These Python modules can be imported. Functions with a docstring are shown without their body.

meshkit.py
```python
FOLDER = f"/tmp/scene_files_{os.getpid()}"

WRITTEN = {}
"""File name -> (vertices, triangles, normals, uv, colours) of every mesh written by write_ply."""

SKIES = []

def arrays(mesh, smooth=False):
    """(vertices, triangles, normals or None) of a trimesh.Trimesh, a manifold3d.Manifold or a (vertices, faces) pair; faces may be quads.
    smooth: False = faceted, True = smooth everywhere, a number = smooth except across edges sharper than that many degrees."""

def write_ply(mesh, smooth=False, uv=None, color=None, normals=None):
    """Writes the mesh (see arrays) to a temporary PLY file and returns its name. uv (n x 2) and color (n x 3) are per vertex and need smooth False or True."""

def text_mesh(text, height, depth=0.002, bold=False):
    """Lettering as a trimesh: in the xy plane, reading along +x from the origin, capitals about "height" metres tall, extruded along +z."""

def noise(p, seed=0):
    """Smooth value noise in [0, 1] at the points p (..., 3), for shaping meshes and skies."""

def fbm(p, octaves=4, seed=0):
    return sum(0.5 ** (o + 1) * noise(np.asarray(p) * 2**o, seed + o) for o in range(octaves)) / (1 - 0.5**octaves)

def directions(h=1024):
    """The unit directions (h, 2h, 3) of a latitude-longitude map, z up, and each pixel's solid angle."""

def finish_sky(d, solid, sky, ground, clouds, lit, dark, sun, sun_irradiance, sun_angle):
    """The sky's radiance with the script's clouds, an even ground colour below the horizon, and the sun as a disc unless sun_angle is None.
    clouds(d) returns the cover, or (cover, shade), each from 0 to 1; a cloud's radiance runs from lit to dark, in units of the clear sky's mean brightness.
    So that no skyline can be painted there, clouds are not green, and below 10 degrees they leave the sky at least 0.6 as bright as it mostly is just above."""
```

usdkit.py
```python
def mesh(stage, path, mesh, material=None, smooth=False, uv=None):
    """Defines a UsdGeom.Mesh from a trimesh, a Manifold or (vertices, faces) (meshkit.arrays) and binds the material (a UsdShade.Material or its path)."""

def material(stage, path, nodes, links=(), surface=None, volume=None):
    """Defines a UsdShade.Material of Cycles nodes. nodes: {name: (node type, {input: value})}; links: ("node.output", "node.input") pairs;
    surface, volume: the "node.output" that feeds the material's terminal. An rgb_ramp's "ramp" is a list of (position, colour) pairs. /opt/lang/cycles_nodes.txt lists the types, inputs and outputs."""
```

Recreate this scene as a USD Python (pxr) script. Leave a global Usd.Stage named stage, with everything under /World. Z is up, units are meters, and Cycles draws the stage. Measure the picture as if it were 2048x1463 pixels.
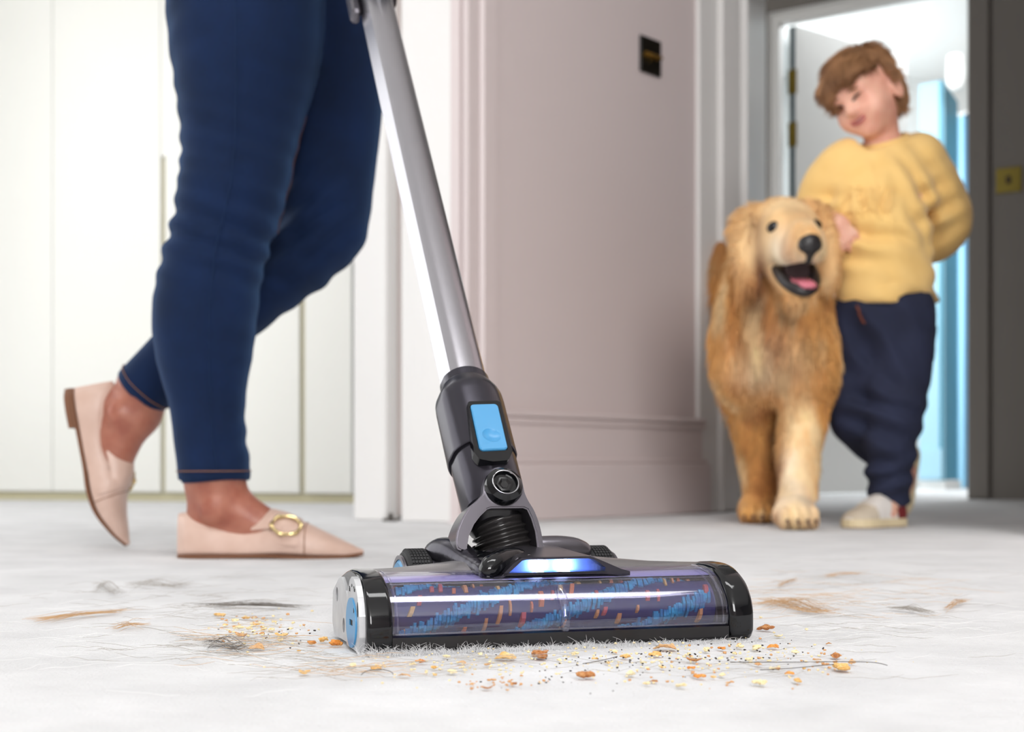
import math, numpy as np, trimesh, manifold3d as m3, usdkit, meshkit
from shapely.geometry import Polygon, LineString, Point
from shapely import affinity
from pxr import Usd, UsdGeom, UsdLux, UsdShade, Gf, Sdf, Vt

stage = Usd.Stage.CreateInMemory()
UsdGeom.SetStageUpAxis(stage, "Z")
UsdGeom.SetStageMetersPerUnit(stage, 1.0)
UsdGeom.Xform.Define(stage, "/World")
UsdGeom.Scope.Define(stage, "/World/Looks")

# ------------------------------------------------------------------ camera
F, CX, HZ, H = 2844.0, 1024.0, 932.0, 0.125      # focal length in pixels, picture centre, horizon row, eye height
cam = UsdGeom.Camera.Define(stage, "/World/camera")
cam.AddTranslateOp().Set(Gf.Vec3d(0, 0, H))
cam.AddRotateXOp().Set(90.0)
cam.CreateHorizontalApertureAttr(36.0)
cam.CreateVerticalApertureAttr(36.0 * 1463 / 2048)
cam.CreateFocalLengthAttr(F / 2048 * 36.0)
cam.CreateVerticalApertureOffsetAttr((HZ - 731.5) / 2048 * 36.0)
cam.CreateFStopAttr(8.5)
cam.CreateFocusDistanceAttr(1.0)
cam.CreateClippingRangeAttr(Gf.Vec2f(0.05, 200))
cam.CreateExposureAttr(0.0)

# ------------------------------------------------------------------ lights
def aim(prim, pos, target):
    pos, target = Gf.Vec3d(*pos), Gf.Vec3d(*target)
    m = Gf.Matrix4d().SetLookAt(pos, target, Gf.Vec3d(0, 0, 1) if abs((target - pos).GetNormalized()[2]) < 0.99 else Gf.Vec3d(0, 1, 0)).GetInverse()
    UsdGeom.Xformable(prim).AddTransformOp().Set(m)

def rect_light(name, pos, target, w, h, power, color=(1, 1, 1)):
    l = UsdLux.RectLight.Define(stage, "/World/" + name)
    l.CreateWidthAttr(w); l.CreateHeightAttr(h)
    l.CreateIntensityAttr(power); l.CreateColorAttr(Gf.Vec3f(*color))
    aim(l.GetPrim(), pos, target)
    return l

rect_light("window_light", (-2.9, 2.8, 1.25), (0.0, 2.4, 0.6), 3.9, 1.8, 1.85, (0.97, 0.985, 1.0))
rect_light("ceiling_softbox", (0.30, 0.80, 2.5), (0.30, 1.0, 0.0), 2.1, 0.38, 9.0)
rect_light("front_softbox", (0.85, -3.0, 1.80), (0.45, 2.8, 0.5), 1.7, 1.5, 16.5)
rect_light("wardrobe_light", (-1.6, 3.6, 2.5), (-1.6, 4.0, 0.0), 1.8, 1.0, 2.2)
rect_light("far_room_fill", (2.15, 6.5, 2.5), (2.15, 6.55, 0.0), 0.9, 0.7, 28.0, (0.93, 0.975, 1.0))  # added overhead fill that brightens the open door; no fixture there
rect_light("far_room_window", (1.42, 8.15, 1.5), (3.0, 7.5, 1.3), 1.2, 1.9, 5.0, (0.93, 0.975, 1.0))
sky = UsdLux.DomeLight.Define(stage, "/World/sky")
sky.CreateIntensityAttr(0.6)

# ------------------------------------------------------------------ helpers
def at(px, py, Y):
    """The point at depth Y that the picture shows at (px, py)."""
    return np.array([(px - CX) / F * Y, Y, H + (HZ - py) / F * Y])

def on_plane(px, py, o, n):
    """Where the ray through (px, py) meets the plane through o with normal n."""
    d = np.array([(px - CX) / F, 1.0, (HZ - py) / F]); c = np.array([0, 0, H])
    return c + d * (np.dot(np.asarray(o) - c, n) / np.dot(d, n))

def ground(px, py, z=0.0):
    Y = F * (H - z) / (py - HZ)
    return np.array([(px - CX) / F * Y, Y, z])

def unit(v):
    v = np.asarray(v, float)
    return v / np.linalg.norm(v)

USED = {}
def numbered(parent, name):
    k = parent + "/" + name
    n = USED.get(k, -1) + 1
    USED[k] = n
    return k if n == 0 else f"{k}_{n:03d}"

def tag(p, label=None, cat=None, group=None, kind=None):
    p = p.GetPrim() if hasattr(p, "GetPrim") else p
    for k, v in (("label", label), ("category", cat), ("group", group), ("kind", kind)):
        if v:
            p.SetCustomDataByKey(k, v)
    return p

def thing(name, label, cat, loc=(0, 0, 0), group=None, kind=None):
    x = UsdGeom.Xform.Define(stage, numbered("/World", name))
    x.AddTranslateOp().Set(Gf.Vec3d(*map(float, loc)))
    tag(x, label, cat, group, kind)
    p = x.GetPrim()
    ORIGIN[str(p.GetPath())] = np.array(loc, float)
    return p
ORIGIN = {}

def V(mesh):
    """(vertices, faces) of any kind of mesh."""
    if hasattr(mesh, "to_mesh"):
        q = mesh.to_mesh()
        return np.array(q.vert_properties[:, :3], float), np.array(q.tri_verts)
    if isinstance(mesh, (tuple, list)):
        v, f = np.asarray(mesh[0], float), np.asarray(mesh[1], int)
        if f.shape[1] == 4:
            f = np.vstack([f[:, [0, 1, 2]], f[:, [0, 2, 3]]])
        return v, f
    return np.array(mesh.vertices, float), np.array(mesh.faces)

def cat_mesh(ms):
    vs, fs, n = [], [], 0
    for m in ms:
        v, f = V(m)
        vs.append(v); fs.append(f + n); n += len(v)
    return np.vstack(vs), np.vstack(fs)

def world_origin(parent):
    o, p = np.zeros(3), str(parent)
    for k, v in ORIGIN.items():
        if p == k or p.startswith(k + "/"):
            o = v
    return o

def part(name, mesh, material, parent=None, smooth=30, label=None, kind=None, tint=None, cat=None, group=None):
    """One mesh of the scene. Vertices are given in world coordinates."""
    pp = str(parent.GetPath()) if parent is not None else "/World"
    v, f = V(mesh)
    v = v - world_origin(pp)
    if tint is not None:
        smooth = True
    m = usdkit.mesh(stage, numbered(pp, name), (v, f) if smooth is True or smooth is False else trimesh.Trimesh(v, f, process=True), material, smooth=smooth)
    m.CreateDoubleSidedAttr(True)
    if tint is not None:
        UsdGeom.PrimvarsAPI(m).CreatePrimvar("tint", Sdf.ValueTypeNames.Color3fArray, "vertex").Set(Vt.Vec3fArray.FromNumpy(np.asarray(tint, np.float32)))
    tag(m, label, cat, group, kind)
    return m.GetPrim()

def structure(name, mesh, material, parent=None, smooth=30, label=None):
    p = part(name, mesh, material, parent, smooth, label)
    if parent is None:
        tag(p, kind="structure")
    return p

def curves(name, strands, widths, material, parent=None, tint=None, kind="stuff", label=None, cat=None, group=None):
    """Hair: strands (n, k, 3) in world coordinates, widths (n, k) or a number; tint (n, 3)."""
    pp = str(parent.GetPath()) if parent is not None else "/World"
    s = np.asarray(strands, float) - world_origin(pp)
    n, k = s.shape[:2]
    c = UsdGeom.BasisCurves.Define(stage, numbered(pp, name))
    c.CreateTypeAttr("linear")
    c.CreateCurveVertexCountsAttr(Vt.IntArray.FromNumpy(np.full(n, k, np.int32)))
    c.CreatePointsAttr(Vt.Vec3fArray.FromNumpy(s.reshape(-1, 3).astype(np.float32)))
    w = np.broadcast_to(np.asarray(widths, np.float32), (n, k)).reshape(-1)
    c.CreateWidthsAttr(Vt.FloatArray.FromNumpy(np.ascontiguousarray(w)))
    c.SetWidthsInterpolation("vertex")
    if tint is not None:
        UsdGeom.PrimvarsAPI(c).CreatePrimvar("tint", Sdf.ValueTypeNames.Color3fArray, "uniform").Set(Vt.Vec3fArray.FromNumpy(np.asarray(tint, np.float32)))
    UsdShade.MaterialBindingAPI.Apply(c.GetPrim()).Bind(material)
    tag(c, label, cat, group, kind)
    return c.GetPrim()

# --- materials
def srgb(r, g=None, b=None):
    c = np.array(r if g is None else (r, g, b), float) / 255
    return tuple(np.where(c < 0.04045, c / 12.92, ((c + 0.055) / 1.055) ** 2.4))

MATS = {}
def mat(name, color=None, rough=0.5, metal=0.0, bump=None, vary=None, tint=False, **more):
    """A principled material; bump = (scale, strength, distance); vary = (scale, second colour, [detail])."""
    if name in MATS:
        return MATS[name]
    nodes = {"p": ("principled_bsdf", {"roughness": rough, "metallic": metal, **more}), "g": ("texture_coordinate", {})}
    links = []
    if tint:
        nodes["a"] = ("attribute", {"attribute": "tint"})
        links.append(("a.color", "p.base_color"))
    elif vary:
        nodes["n"] = ("noise_texture", {"scale": float(vary[0]), "detail": float(vary[2]) if len(vary) > 2 else 3.0})
        nodes["r"] = ("rgb_ramp", {"ramp": [(0.35, color), (0.65, vary[1])]})
        links += [("g.object", "n.vector"), ("n.fac", "r.fac"), ("r.color", "p.base_color")]
    else:
        nodes["p"][1]["base_color"] = color
    if bump:
        nodes["bn"] = ("noise_texture", {"scale": float(bump[0]), "detail": 4.0})
        nodes["b"] = ("bump", {"strength": float(bump[1]), "distance": float(bump[2])})
        links += [("g.object", "bn.vector"), ("bn.fac", "b.height"), ("b.normal", "p.normal")]
    MATS[name] = usdkit.material(stage, "/World/Looks/" + name, nodes, links, surface="p.BSDF")
    return MATS[name]

# --- mesh building blocks
def box(lo, hi, bevel=0.0):
    lo, hi = np.minimum(lo, hi), np.maximum(lo, hi)
    if bevel <= 0:
        m = trimesh.creation.box(hi - lo); m.apply_translation((lo + hi) / 2)
        return V(m)
    pts = []
    c, s = (lo + hi) / 2, (hi - lo) / 2
    for k in range(3):
        r = s - bevel; r[k] = s[k]
        for sg in np.ndindex(2, 2, 2):
            pts.append(c + r * (np.array(sg) * 2 - 1))
    return V(trimesh.convex.convex_hull(np.array(pts)))

def obox(o, ex, ey, ez, bevel=0.0):
    """A box from corner o along three edge vectors."""
    L = [np.linalg.norm(e) for e in (ex, ey, ez)]
    v, f = box((0, 0, 0), L, bevel)
    M = np.array([unit(ex), unit(ey), unit(ez)])
    if np.linalg.det(M) < 0:
        f = f[:, ::-1]
    return np.asarray(o) + v @ M, f

def prism(poly, depth, o, ex, ey, ez):
    """A shapely polygon (or points) in the plane o + x ex + y ey, extruded by depth along ez."""
    if not hasattr(poly, "exterior"):
        poly = Polygon(poly)
    v, f = V(trimesh.creation.extrude_polygon(poly, depth, engine="earcut"))
    M = np.array([ex, ey, ez], float)
    if np.linalg.det(M) < 0:
        f = f[:, ::-1]
    return np.asarray(o) + v @ M, f

def loft(rings, cap=True, closed=False):
    """Rings (n, k, 3), each a closed loop, joined into a skin."""
    R = np.asarray(rings, float); n, k = R.shape[:2]
    i, j = np.meshgrid(np.arange(n if closed else n - 1), np.arange(k), indexing="ij")
    a = i * k + j; b = i * k + (j + 1) % k; c = ((i + 1) % n) * k + (j + 1) % k; d = ((i + 1) % n) * k + j
    f = np.concatenate([np.stack([a, b, c], -1).reshape(-1, 3), np.stack([a, c, d], -1).reshape(-1, 3)])
    v = R.reshape(-1, 3)
    if cap and not closed:
        v = np.vstack([v, R[0].mean(0), R[-1].mean(0)])
        j = np.arange(k); j2 = (j + 1) % k
        f = np.vstack([f, np.stack([np.full(k, n * k), j2, j], -1), np.stack([np.full(k, n * k + 1), (n - 1) * k + j, (n - 1) * k + j2], -1)])
    t = trimesh.Trimesh(v, f, process=False)
    if t.volume < 0:
        f = f[:, ::-1]
    return v, f

def frames(P, up=(0, 0, 1)):
    P = np.asarray(P, float)
    T = np.gradient(P, axis=0)
    bad = np.linalg.norm(T, axis=1) < 1e-9
    T[bad] = P[-1] - P[0] + 1e-6
    T /= np.linalg.norm(T, axis=1)[:, None] + 1e-12
    A = np.empty_like(P); B = np.empty_like(P)
    u = np.cross(T[0], up)
    if np.linalg.norm(u) < 1e-3:
        u = np.cross(T[0], (1, 0, 0.1))
    u = unit(u)
    for i in range(len(P)):
        u = unit(u - T[i] * np.dot(u, T[i]))
        A[i] = u; B[i] = np.cross(T[i], u)
    return T, A, B

def tube(P, r, k=12, closed=False, cap=True, flat=1.0):
    P = np.asarray(P, float); r = np.broadcast_to(np.asarray(r, float), (len(P),))
    T, A, B = frames(P)
    th = np.arange(k) / k * 2 * np.pi
    R = P[:, None] + r[:, None, None] * (np.cos(th)[None, :, None] * A[:, None] + flat * np.sin(th)[None, :, None] * B[:, None])
    return loft(R, cap=cap, closed=closed)

def lathe(profile, o, axis, k=48, ref=None):
    """(radius, height) profile spun about the axis from o."""
    axis = unit(axis)
    a = np.cross(axis, (0, 0, 1) if abs(axis[2]) < 0.9 else (1, 0, 0)); a = unit(a); b = np.cross(axis, a)
    th = np.arange(k) / k * 2 * np.pi
    R = [np.asarray(o) + axis * h + max(r, 1e-5) * (np.cos(th)[:, None] * a + np.sin(th)[:, None] * b) for r, h in profile]
    return loft(R)

def spline(pts, n):
    """Catmull-Rom through the points, n samples."""
    P = np.asarray(pts, float)
    from scipy.interpolate import PchipInterpolator, CubicSpline
    t = np.arange(len(P))
    return PchipInterpolator(t, P)(np.linspace(0, len(P) - 1, n))

def rrect(w, h, r, n=6):
    return np.array(Polygon([(-w / 2, -h / 2), (w / 2, -h / 2), (w / 2, h / 2), (-w / 2, h / 2)]).buffer(-r).buffer(r, quad_segs=n).exterior.coords)[:-1]

# --- soft bodies: signed distances on a grid, meshed by surface nets
def smin(a, b, k):
    h = np.maximum(k - np.abs(a - b), 0) / k
    return np.minimum(a, b) - h * h * k * 0.25

class Soft:
    def __init__(self, h):
        self.h, self.items = h, []
    def cone(self, a, b, ra, rb, k=0.02, cut=False):
        a, b = np.asarray(a, float), np.asarray(b, float)
        def d(P):
            ab = b - a
            t = np.clip(((P - a) @ ab) / max(ab @ ab, 1e-12), 0, 1)
            return np.linalg.norm(P - a - t[..., None] * ab, axis=-1) - (ra + (rb - ra) * t)
        r = max(ra, rb)
        self.items.append((d, np.minimum(a, b) - r, np.maximum(a, b) + r, k, cut))
        return self
    def chain(self, pts, radii, k=0.02, sub=1):
        pts, radii = np.asarray(pts, float), np.asarray(radii, float)
        if sub > 1:
            n = (len(pts) - 1) * sub + 1
            q = spline(np.hstack([pts, radii[:, None]]), n); pts, radii = q[:, :3], q[:, 3]
        for i in range(len(pts) - 1):
            self.cone(pts[i], pts[i + 1], radii[i], radii[i + 1], k)
        return self
    def ell(self, c, r, R=None, k=0.02, cut=False):
        """An ellipsoid; the rows of R are its axes."""
        c, r = np.asarray(c, float), np.asarray(r, float)
        R = np.eye(3) if R is None else np.asarray(R, float)
        def d(P):
            q = (P - c) @ R.T
            k0 = np.linalg.norm(q / r, axis=-1); k1 = np.linalg.norm(q / r ** 2, axis=-1)
            return np.where(k1 > 1e-9, k0 * (k0 - 1) / np.maximum(k1, 1e-9), -r.min())
        e = np.sqrt(((R.T * r) ** 2).sum(1))
        self.items.append((d, c - e, c + e, k, cut))
        return self
    def mesh(self, warp=None, clip=None, pad=0.03):
        """warp(P) is added to the distance; clip(P) > 0 is cut away."""
        adds = [i for i in self.items if not i[4]]
        lo = np.min([i[1] for i in adds], 0) - pad; hi = np.max([i[2] for i in adds], 0) + pad
        n = np.ceil((hi - lo) / self.h).astype(int) + 1
        ax = [lo[k] + self.h * np.arange(n[k]) for k in range(3)]
        D = np.full(n, 0.25)
        for d, a, b, k, cut in self.items:
            m = k + 3 * self.h
            s = tuple(slice(max(int((a[i] - m - lo[i]) / self.h), 0), min(int((b[i] + m - lo[i]) / self.h) + 2, n[i])) for i in range(3))
            if any(x.stop <= x.start for x in s):
                continue
            P = np.stack(np.meshgrid(ax[0][s[0]], ax[1][s[1]], ax[2][s[2]], indexing="ij"), -1)
            q = d(P)
            D[s] = -smin(-D[s], q, k) if cut else smin(D[s], q, k)
        near = np.argwhere(np.abs(D) < 6 * self.h)
        if (warp or clip) and len(near):
            P = lo + near * self.h
            val = D[tuple(near.T)]
            if warp:
                val = val + warp(P)
            D[tuple(near.T)] = val
        if clip:
            P = np.stack(np.meshgrid(*ax, indexing="ij"), -1).reshape(-1, 3)
            D = np.maximum(D, clip(P).reshape(D.shape))
        return surface_nets(D, lo, self.h)

def surface_nets(D, lo, h):
    s = D < 0
    n = np.array(D.shape)
    c = np.zeros(n - 1, int)
    for o in np.ndindex(2, 2, 2):
        c += s[o[0]:n[0] - 1 + o[0], o[1]:n[1] - 1 + o[1], o[2]:n[2] - 1 + o[2]]
    act = (c > 0) & (c < 8)
    cells = np.argwhere(act)
    idx = np.full(act.shape, -1); idx[tuple(cells.T)] = np.arange(len(cells))
    acc, cnt = np.zeros((len(cells), 3)), np.zeros(len(cells))
    corners = list(np.ndindex(2, 2, 2))
    vals = np.stack([D[tuple((cells + np.array(o)).T)] for o in corners], 1)
    for i, a in enumerate(corners):
        for j, b in enumerate(corners):
            if i < j and sum(abs(np.array(a) - np.array(b))) == 1:
                va, vb = vals[:, i], vals[:, j]
                x = (va < 0) != (vb < 0)
                t = np.where(x, va / np.where(x, va - vb, 1), 0)
                acc += np.where(x[:, None], np.array(a) + t[:, None] * (np.array(b) - np.array(a)), 0); cnt += x
    v = np.asarray(lo) + h * (cells + acc / cnt[:, None])
    F_ = []
    for k in range(3):
        a, b = (k + 1) % 3, (k + 2) % 3
        sl0 = [slice(1, -1)] * 3; sl1 = [slice(1, -1)] * 3
        sl0[k] = slice(0, -1); sl1[k] = slice(1, None)
        e0, e1 = s[tuple(sl0)], s[tuple(sl1)]
        p = np.argwhere(e0 != e1)
        if not len(p):
            continue
        flip = e0[tuple(p.T)]
        g = p.copy(); g[:, a] += 1; g[:, b] += 1
        def cell(da, db):
            q = g.copy(); q[:, a] -= da; q[:, b] -= db
            return idx[tuple(q.T)]
        q = np.stack([cell(1, 1), cell(0, 1), cell(0, 0), cell(1, 0)], 1)
        q = np.where(flip[:, None], q, q[:, ::-1])
        F_.append(q)
    q = np.vstack(F_)
    f = np.vstack([q[:, [0, 1, 2]], q[:, [0, 2, 3]]])
    return v, f

def normals(v, f):
    n = np.zeros_like(v); fn = np.cross(v[f[:, 1]] - v[f[:, 0]], v[f[:, 2]] - v[f[:, 0]])
    for k in range(3):
        np.add.at(n, f[:, k], fn)
    return n / np.maximum(np.linalg.norm(n, axis=1, keepdims=True), 1e-12)

def scatter(v, f, n, rng, weight=None):
    """n random points on a mesh, with their normals and faces."""
    a, b, c = v[f[:, 0]], v[f[:, 1]], v[f[:, 2]]
    w = np.linalg.norm(np.cross(b - a, c - a), axis=1)
    if weight is not None:
        w = w * weight[f].mean(1)
    i = rng.choice(len(f), n, p=w / w.sum())
    r = rng.random((n, 2)); r = np.where((r.sum(1) > 1)[:, None], 1 - r, r)
    p = a[i] + r[:, :1] * (b - a)[i] + r[:, 1:] * (c - a)[i]
    return p, normals(v, f)[f[i, 0]], i

from scipy.spatial import cKDTree
def hugger(v, f):
    """A function that lays points onto a mesh, out above it."""
    tree, n = cKDTree(v), normals(v, f)
    def hug(P, out, k=6):
        d, i = tree.query(np.asarray(P, float), k=k)
        w = 1 / (d + 1e-3); w /= w.sum(1, keepdims=True)
        nn = (n[i] * w[..., None]).sum(1); nn /= np.linalg.norm(nn, axis=1, keepdims=True) + 1e-9
        q = (v[i] * w[..., None]).sum(1)
        # keep the point's own place along the surface, only its height from the mesh
        P_ = np.asarray(P, float)
        return P_ - nn * ((P_ - q) * nn).sum(1, keepdims=True) + nn * out
    return hug

# ================================================================== the setting
def sd(*a): return srgb(*a)
M_white = mat("white_paint", sd(238, 237, 234), 0.45, bump=(60, 0.05, 0.002))
M_casing = mat("casing_paint", sd(233, 231, 229), 0.35)
M_mauve = mat("mauve_paint", sd(216, 203, 202), 0.6, bump=(90, 0.06, 0.002))
M_mauve_trim = mat("mauve_trim_paint", sd(218, 205, 204), 0.4)
M_mauve_shaded = mat("mauve_paint_shaded", sd(122, 116, 110), 0.6, bump=(90, 0.06, 0.002))  # the mauve again, with the hall's shade put into its colour
M_wardrobe = mat("wardrobe_lacquer", sd(240, 240, 234), 0.3)
M_channel = mat("channel_olive", sd(205, 198, 165), 0.5)
M_brass = mat("brass", sd(190, 150, 70), 0.25, 1.0)
M_dark_metal = mat("dark_metal", sd(60, 52, 45), 0.35, 0.8)
M_black_plate = mat("black_plate", sd(22, 19, 14), 0.15)
M_pale_blue = mat("pale_blue_paint", sd(170, 212, 230), 0.5)
M_blue_shaded = mat("pale_blue_shaded", sd(84, 152, 176), 0.5)  # the cupboard's blue, darkened for the side that lies in shade

# carpet: a pale short pile, with real fibres near the camera
MATS["carpet"] = usdkit.material(stage, "/World/Looks/carpet", {
    "g": ("texture_coordinate", {}), "n1": ("noise_texture", {"scale": 9.0, "detail": 5.0, "roughness": 0.6}),
    "n2": ("noise_texture", {"scale": 420.0, "detail": 3.0}), "n3": ("noise_texture", {"scale": 60.0, "detail": 4.0}),
    "r": ("rgb_ramp", {"ramp": [(0.3, sd(206, 206, 207)), (0.7, sd(226, 226, 227))]}),
    "ad": ("math", {"math_type": "multiply_add", "value2": 0.6}),
    "b": ("bump", {"strength": 0.55, "distance": 0.004}), "p": ("principled_bsdf", {"roughness": 0.95, "specular_ior_level": 0.1, "sheen_weight": 0.15})},
    [("g.object", "n1.vector"), ("g.object", "n2.vector"), ("g.object", "n3.vector"), ("n1.fac", "r.fac"), ("r.color", "p.base_color"),
     ("n2.fac", "ad.value1"), ("n3.fac", "ad.value3"), ("ad.value", "b.height"), ("b.normal", "p.normal")], surface="p.BSDF")
M_carpet = MATS["carpet"]
M_fibre = mat("carpet_fibre", sd(222, 222, 223), 0.9, specular_ior_level=0.1)

floor = structure("floor", box((-4.2, -3.7, -0.03), (4.6, 9.2, 0.0)), M_carpet, smooth=False, label="pale off-white short pile carpet")
rng = np.random.default_rng(5)
def pile(n, xr, yr, lo, hi, seed):
    r = np.random.default_rng(seed)
    p = np.stack([r.uniform(*xr, n), r.uniform(*yr, n), np.zeros(n)], 1)
    L = r.uniform(lo, hi, n)
    lean = r.normal(0, 0.55, (n, 2)) * L[:, None]
    mid = p.copy(); mid[:, :2] += lean * 0.35; mid[:, 2] = L * 0.6
    tip = p.copy(); tip[:, :2] += lean; tip[:, 2] = L
    p[:, 2] = -0.001
    return np.stack([p, mid, tip], 1)

# -- mauve wall, receding to the right of the wand
MW0, MT = 3.247, 1.13                              # Y = MW0 + MT * X
def mw(px):                                        # plan point on the mauve wall seen at column px
    t = (px - CX) / F
    Y = MW0 / (1 - MT * t)
    return np.array([t * Y, Y, 0.0])
Z3 = np.array([0, 0, 1.0])
a, b = mw(918), mw(1392)
along = unit(b - a); nrm = np.array([along[1], -along[0], 0.0])   # towards the camera
CEIL = 2.55
def slab(p, q, z0, z1, front, back, bevel=0.0):
    """A vertical slab from plan point p to q, from z0 to z1, proud by front and reaching back behind the wall line."""
    p, q = np.asarray(p, float), np.asarray(q, float)
    d = unit(q - p); n = np.array([d[1], -d[0], 0.0])
    return obox(p + n * front + Z3 * z0, q - p, -n * (front + back), Z3 * (z1 - z0), bevel)
structure("wall_middle", slab(a, b, 0, CEIL, 0, 0.12), M_mauve, label="mauve-grey painted wall behind the vacuum wand")
bb = thing("baseboard_middle", "tall stacked mauve baseboard along the foot of the mauve wall", "baseboard", kind="structure")
tag(bb)
s0, s1 = mw(985), mw(1396)
part("plinth", slab(s0, s1 + along * 0.02, 0, 0.132, 0.032, 0.0, 0.004), M_mauve_trim, bb)
part("plinth_cap", cat_mesh([slab(s0, s1 + along * 0.012, 0.132, 0.1445, 0.024, 0.0, 0.003)]), M_mauve_trim, bb)
part("upper_board", slab(s0, s1, 0.1445, 0.222, 0.014, 0.0), M_mauve_trim, bb)
part("upper_moulding", cat_mesh([slab(s0, s1 + along * 0.006, 0.222, 0.238, 0.020, 0, 0.003), slab(s0, s1 + along * 0.006, 0.238, 0.252, 0.026, 0, 0.004)]), M_mauve_trim, bb)
tr = thing("trim_1", "stepped mauve vertical moulding at the left edge of the mauve wall", "trim", kind="structure")
part("outer_step", slab(mw(922), mw(946), 0, CEIL, 0.020, 0.0, 0.004), M_mauve, tr)
part("rounded_step", slab(mw(946), mw(978), 0, CEIL, 0.028, 0.0, 0.008), M_mauve_trim, tr)
part("inner_step", slab(mw(978), mw(990), 0, CEIL, 0.014, 0.0, 0.003), M_mauve_trim, tr)

# -- white casings left of it, around the opening to the wardrobe room
pA, pB = at(801, 0, 3.20), at(921, 0, 3.12)
pA[2] = pB[2] = 0
structure("trim_2", slab(pA, pB, 0, CEIL, 0.0, 0.13, 0.004), M_casing, label="wide white door casing just left of the mauve wall")
qA, qB = at(706, 0, 3.30), at(771, 0, 3.25); qA[2] = qB[2] = 0
structure("trim_3", slab(qA, qB, 0, CEIL, 0.0, 0.10, 0.004), M_casing, label="narrow white door casing beside the wardrobe")
gA, gB = at(766, 0, 3.31), at(806, 0, 3.28); gA[2] = gB[2] = 0
structure("trim_4", slab(gA, gB, 0.012, CEIL, 0.0, 0.04), mat("pocket_pink", sd(226, 214, 210), 0.5), label="pale pink strip set back between the two white casings")
dg = thing("floor_guide", "small dark metal sliding door guide on the carpet between the white casings", "door guide", loc=tuple(at(784, 0, 3.22) * [1, 1, 0]))
d_ = unit(gB - gA)
part("guide_plate", obox(at(765, 0, 3.24) * [1, 1, 0], d_ * 0.042, np.array([0, .02, 0]), Z3 * 0.006, 0.001), M_dark_metal, dg)
part("guide_pin", obox(at(778, 0, 3.245) * [1, 1, 0] + Z3 * 0.006, d_ * 0.010, np.array([0, .012, 0]), Z3 * 0.012, 0.001), M_dark_metal, dg)

# -- white fitted wardrobe, far left
WT = math.tan(math.radians(-20)); W0 = 4.62
def wr(px):
    t = (px - CX) / F
    Y = W0 / (1 - WT * t)
    return np.array([t * Y, Y, 0.0])
ward = thing("wardrobe", "tall white fitted wardrobe with beige finger-pull channels behind the person in jeans", "wardrobe", loc=tuple(wr(350)))
w0, w1 = wr(-260), wr(703)
wal = unit(w1 - w0); wn = np.array([wal[1], -wal[0], 0.0])
part("carcass", slab(w0, w1, 0.03, CEIL, -0.024, 0.55), M_wardrobe, ward)
part("kick_board", slab(w0, w1, 0.0, 0.03, -0.05, 0.02), M_channel, ward)
def wz(px, py): return H + (HZ - py) / F * wr(px)[1]
zb = 0.034
def wdoor(px0, px1, notch):
    p, q = wr(px0), wr(px1); L = np.linalg.norm(q - p); g = 0.0018; nz = 0.020
    if notch:
        zt = wz(327, 312)
        pts = [(nz, zb), (L - g, zb), (L - g, CEIL - .01), (g, CEIL - .01), (g, zt), (nz, zt)]
    else:
        pts = [(g, zb), (L - g, zb), (L - g, CEIL - .01), (g, CEIL - .01)]
    return prism(pts, 0.022, p - wn * 0.022, wal, Z3, wn), (p, L)
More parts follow.
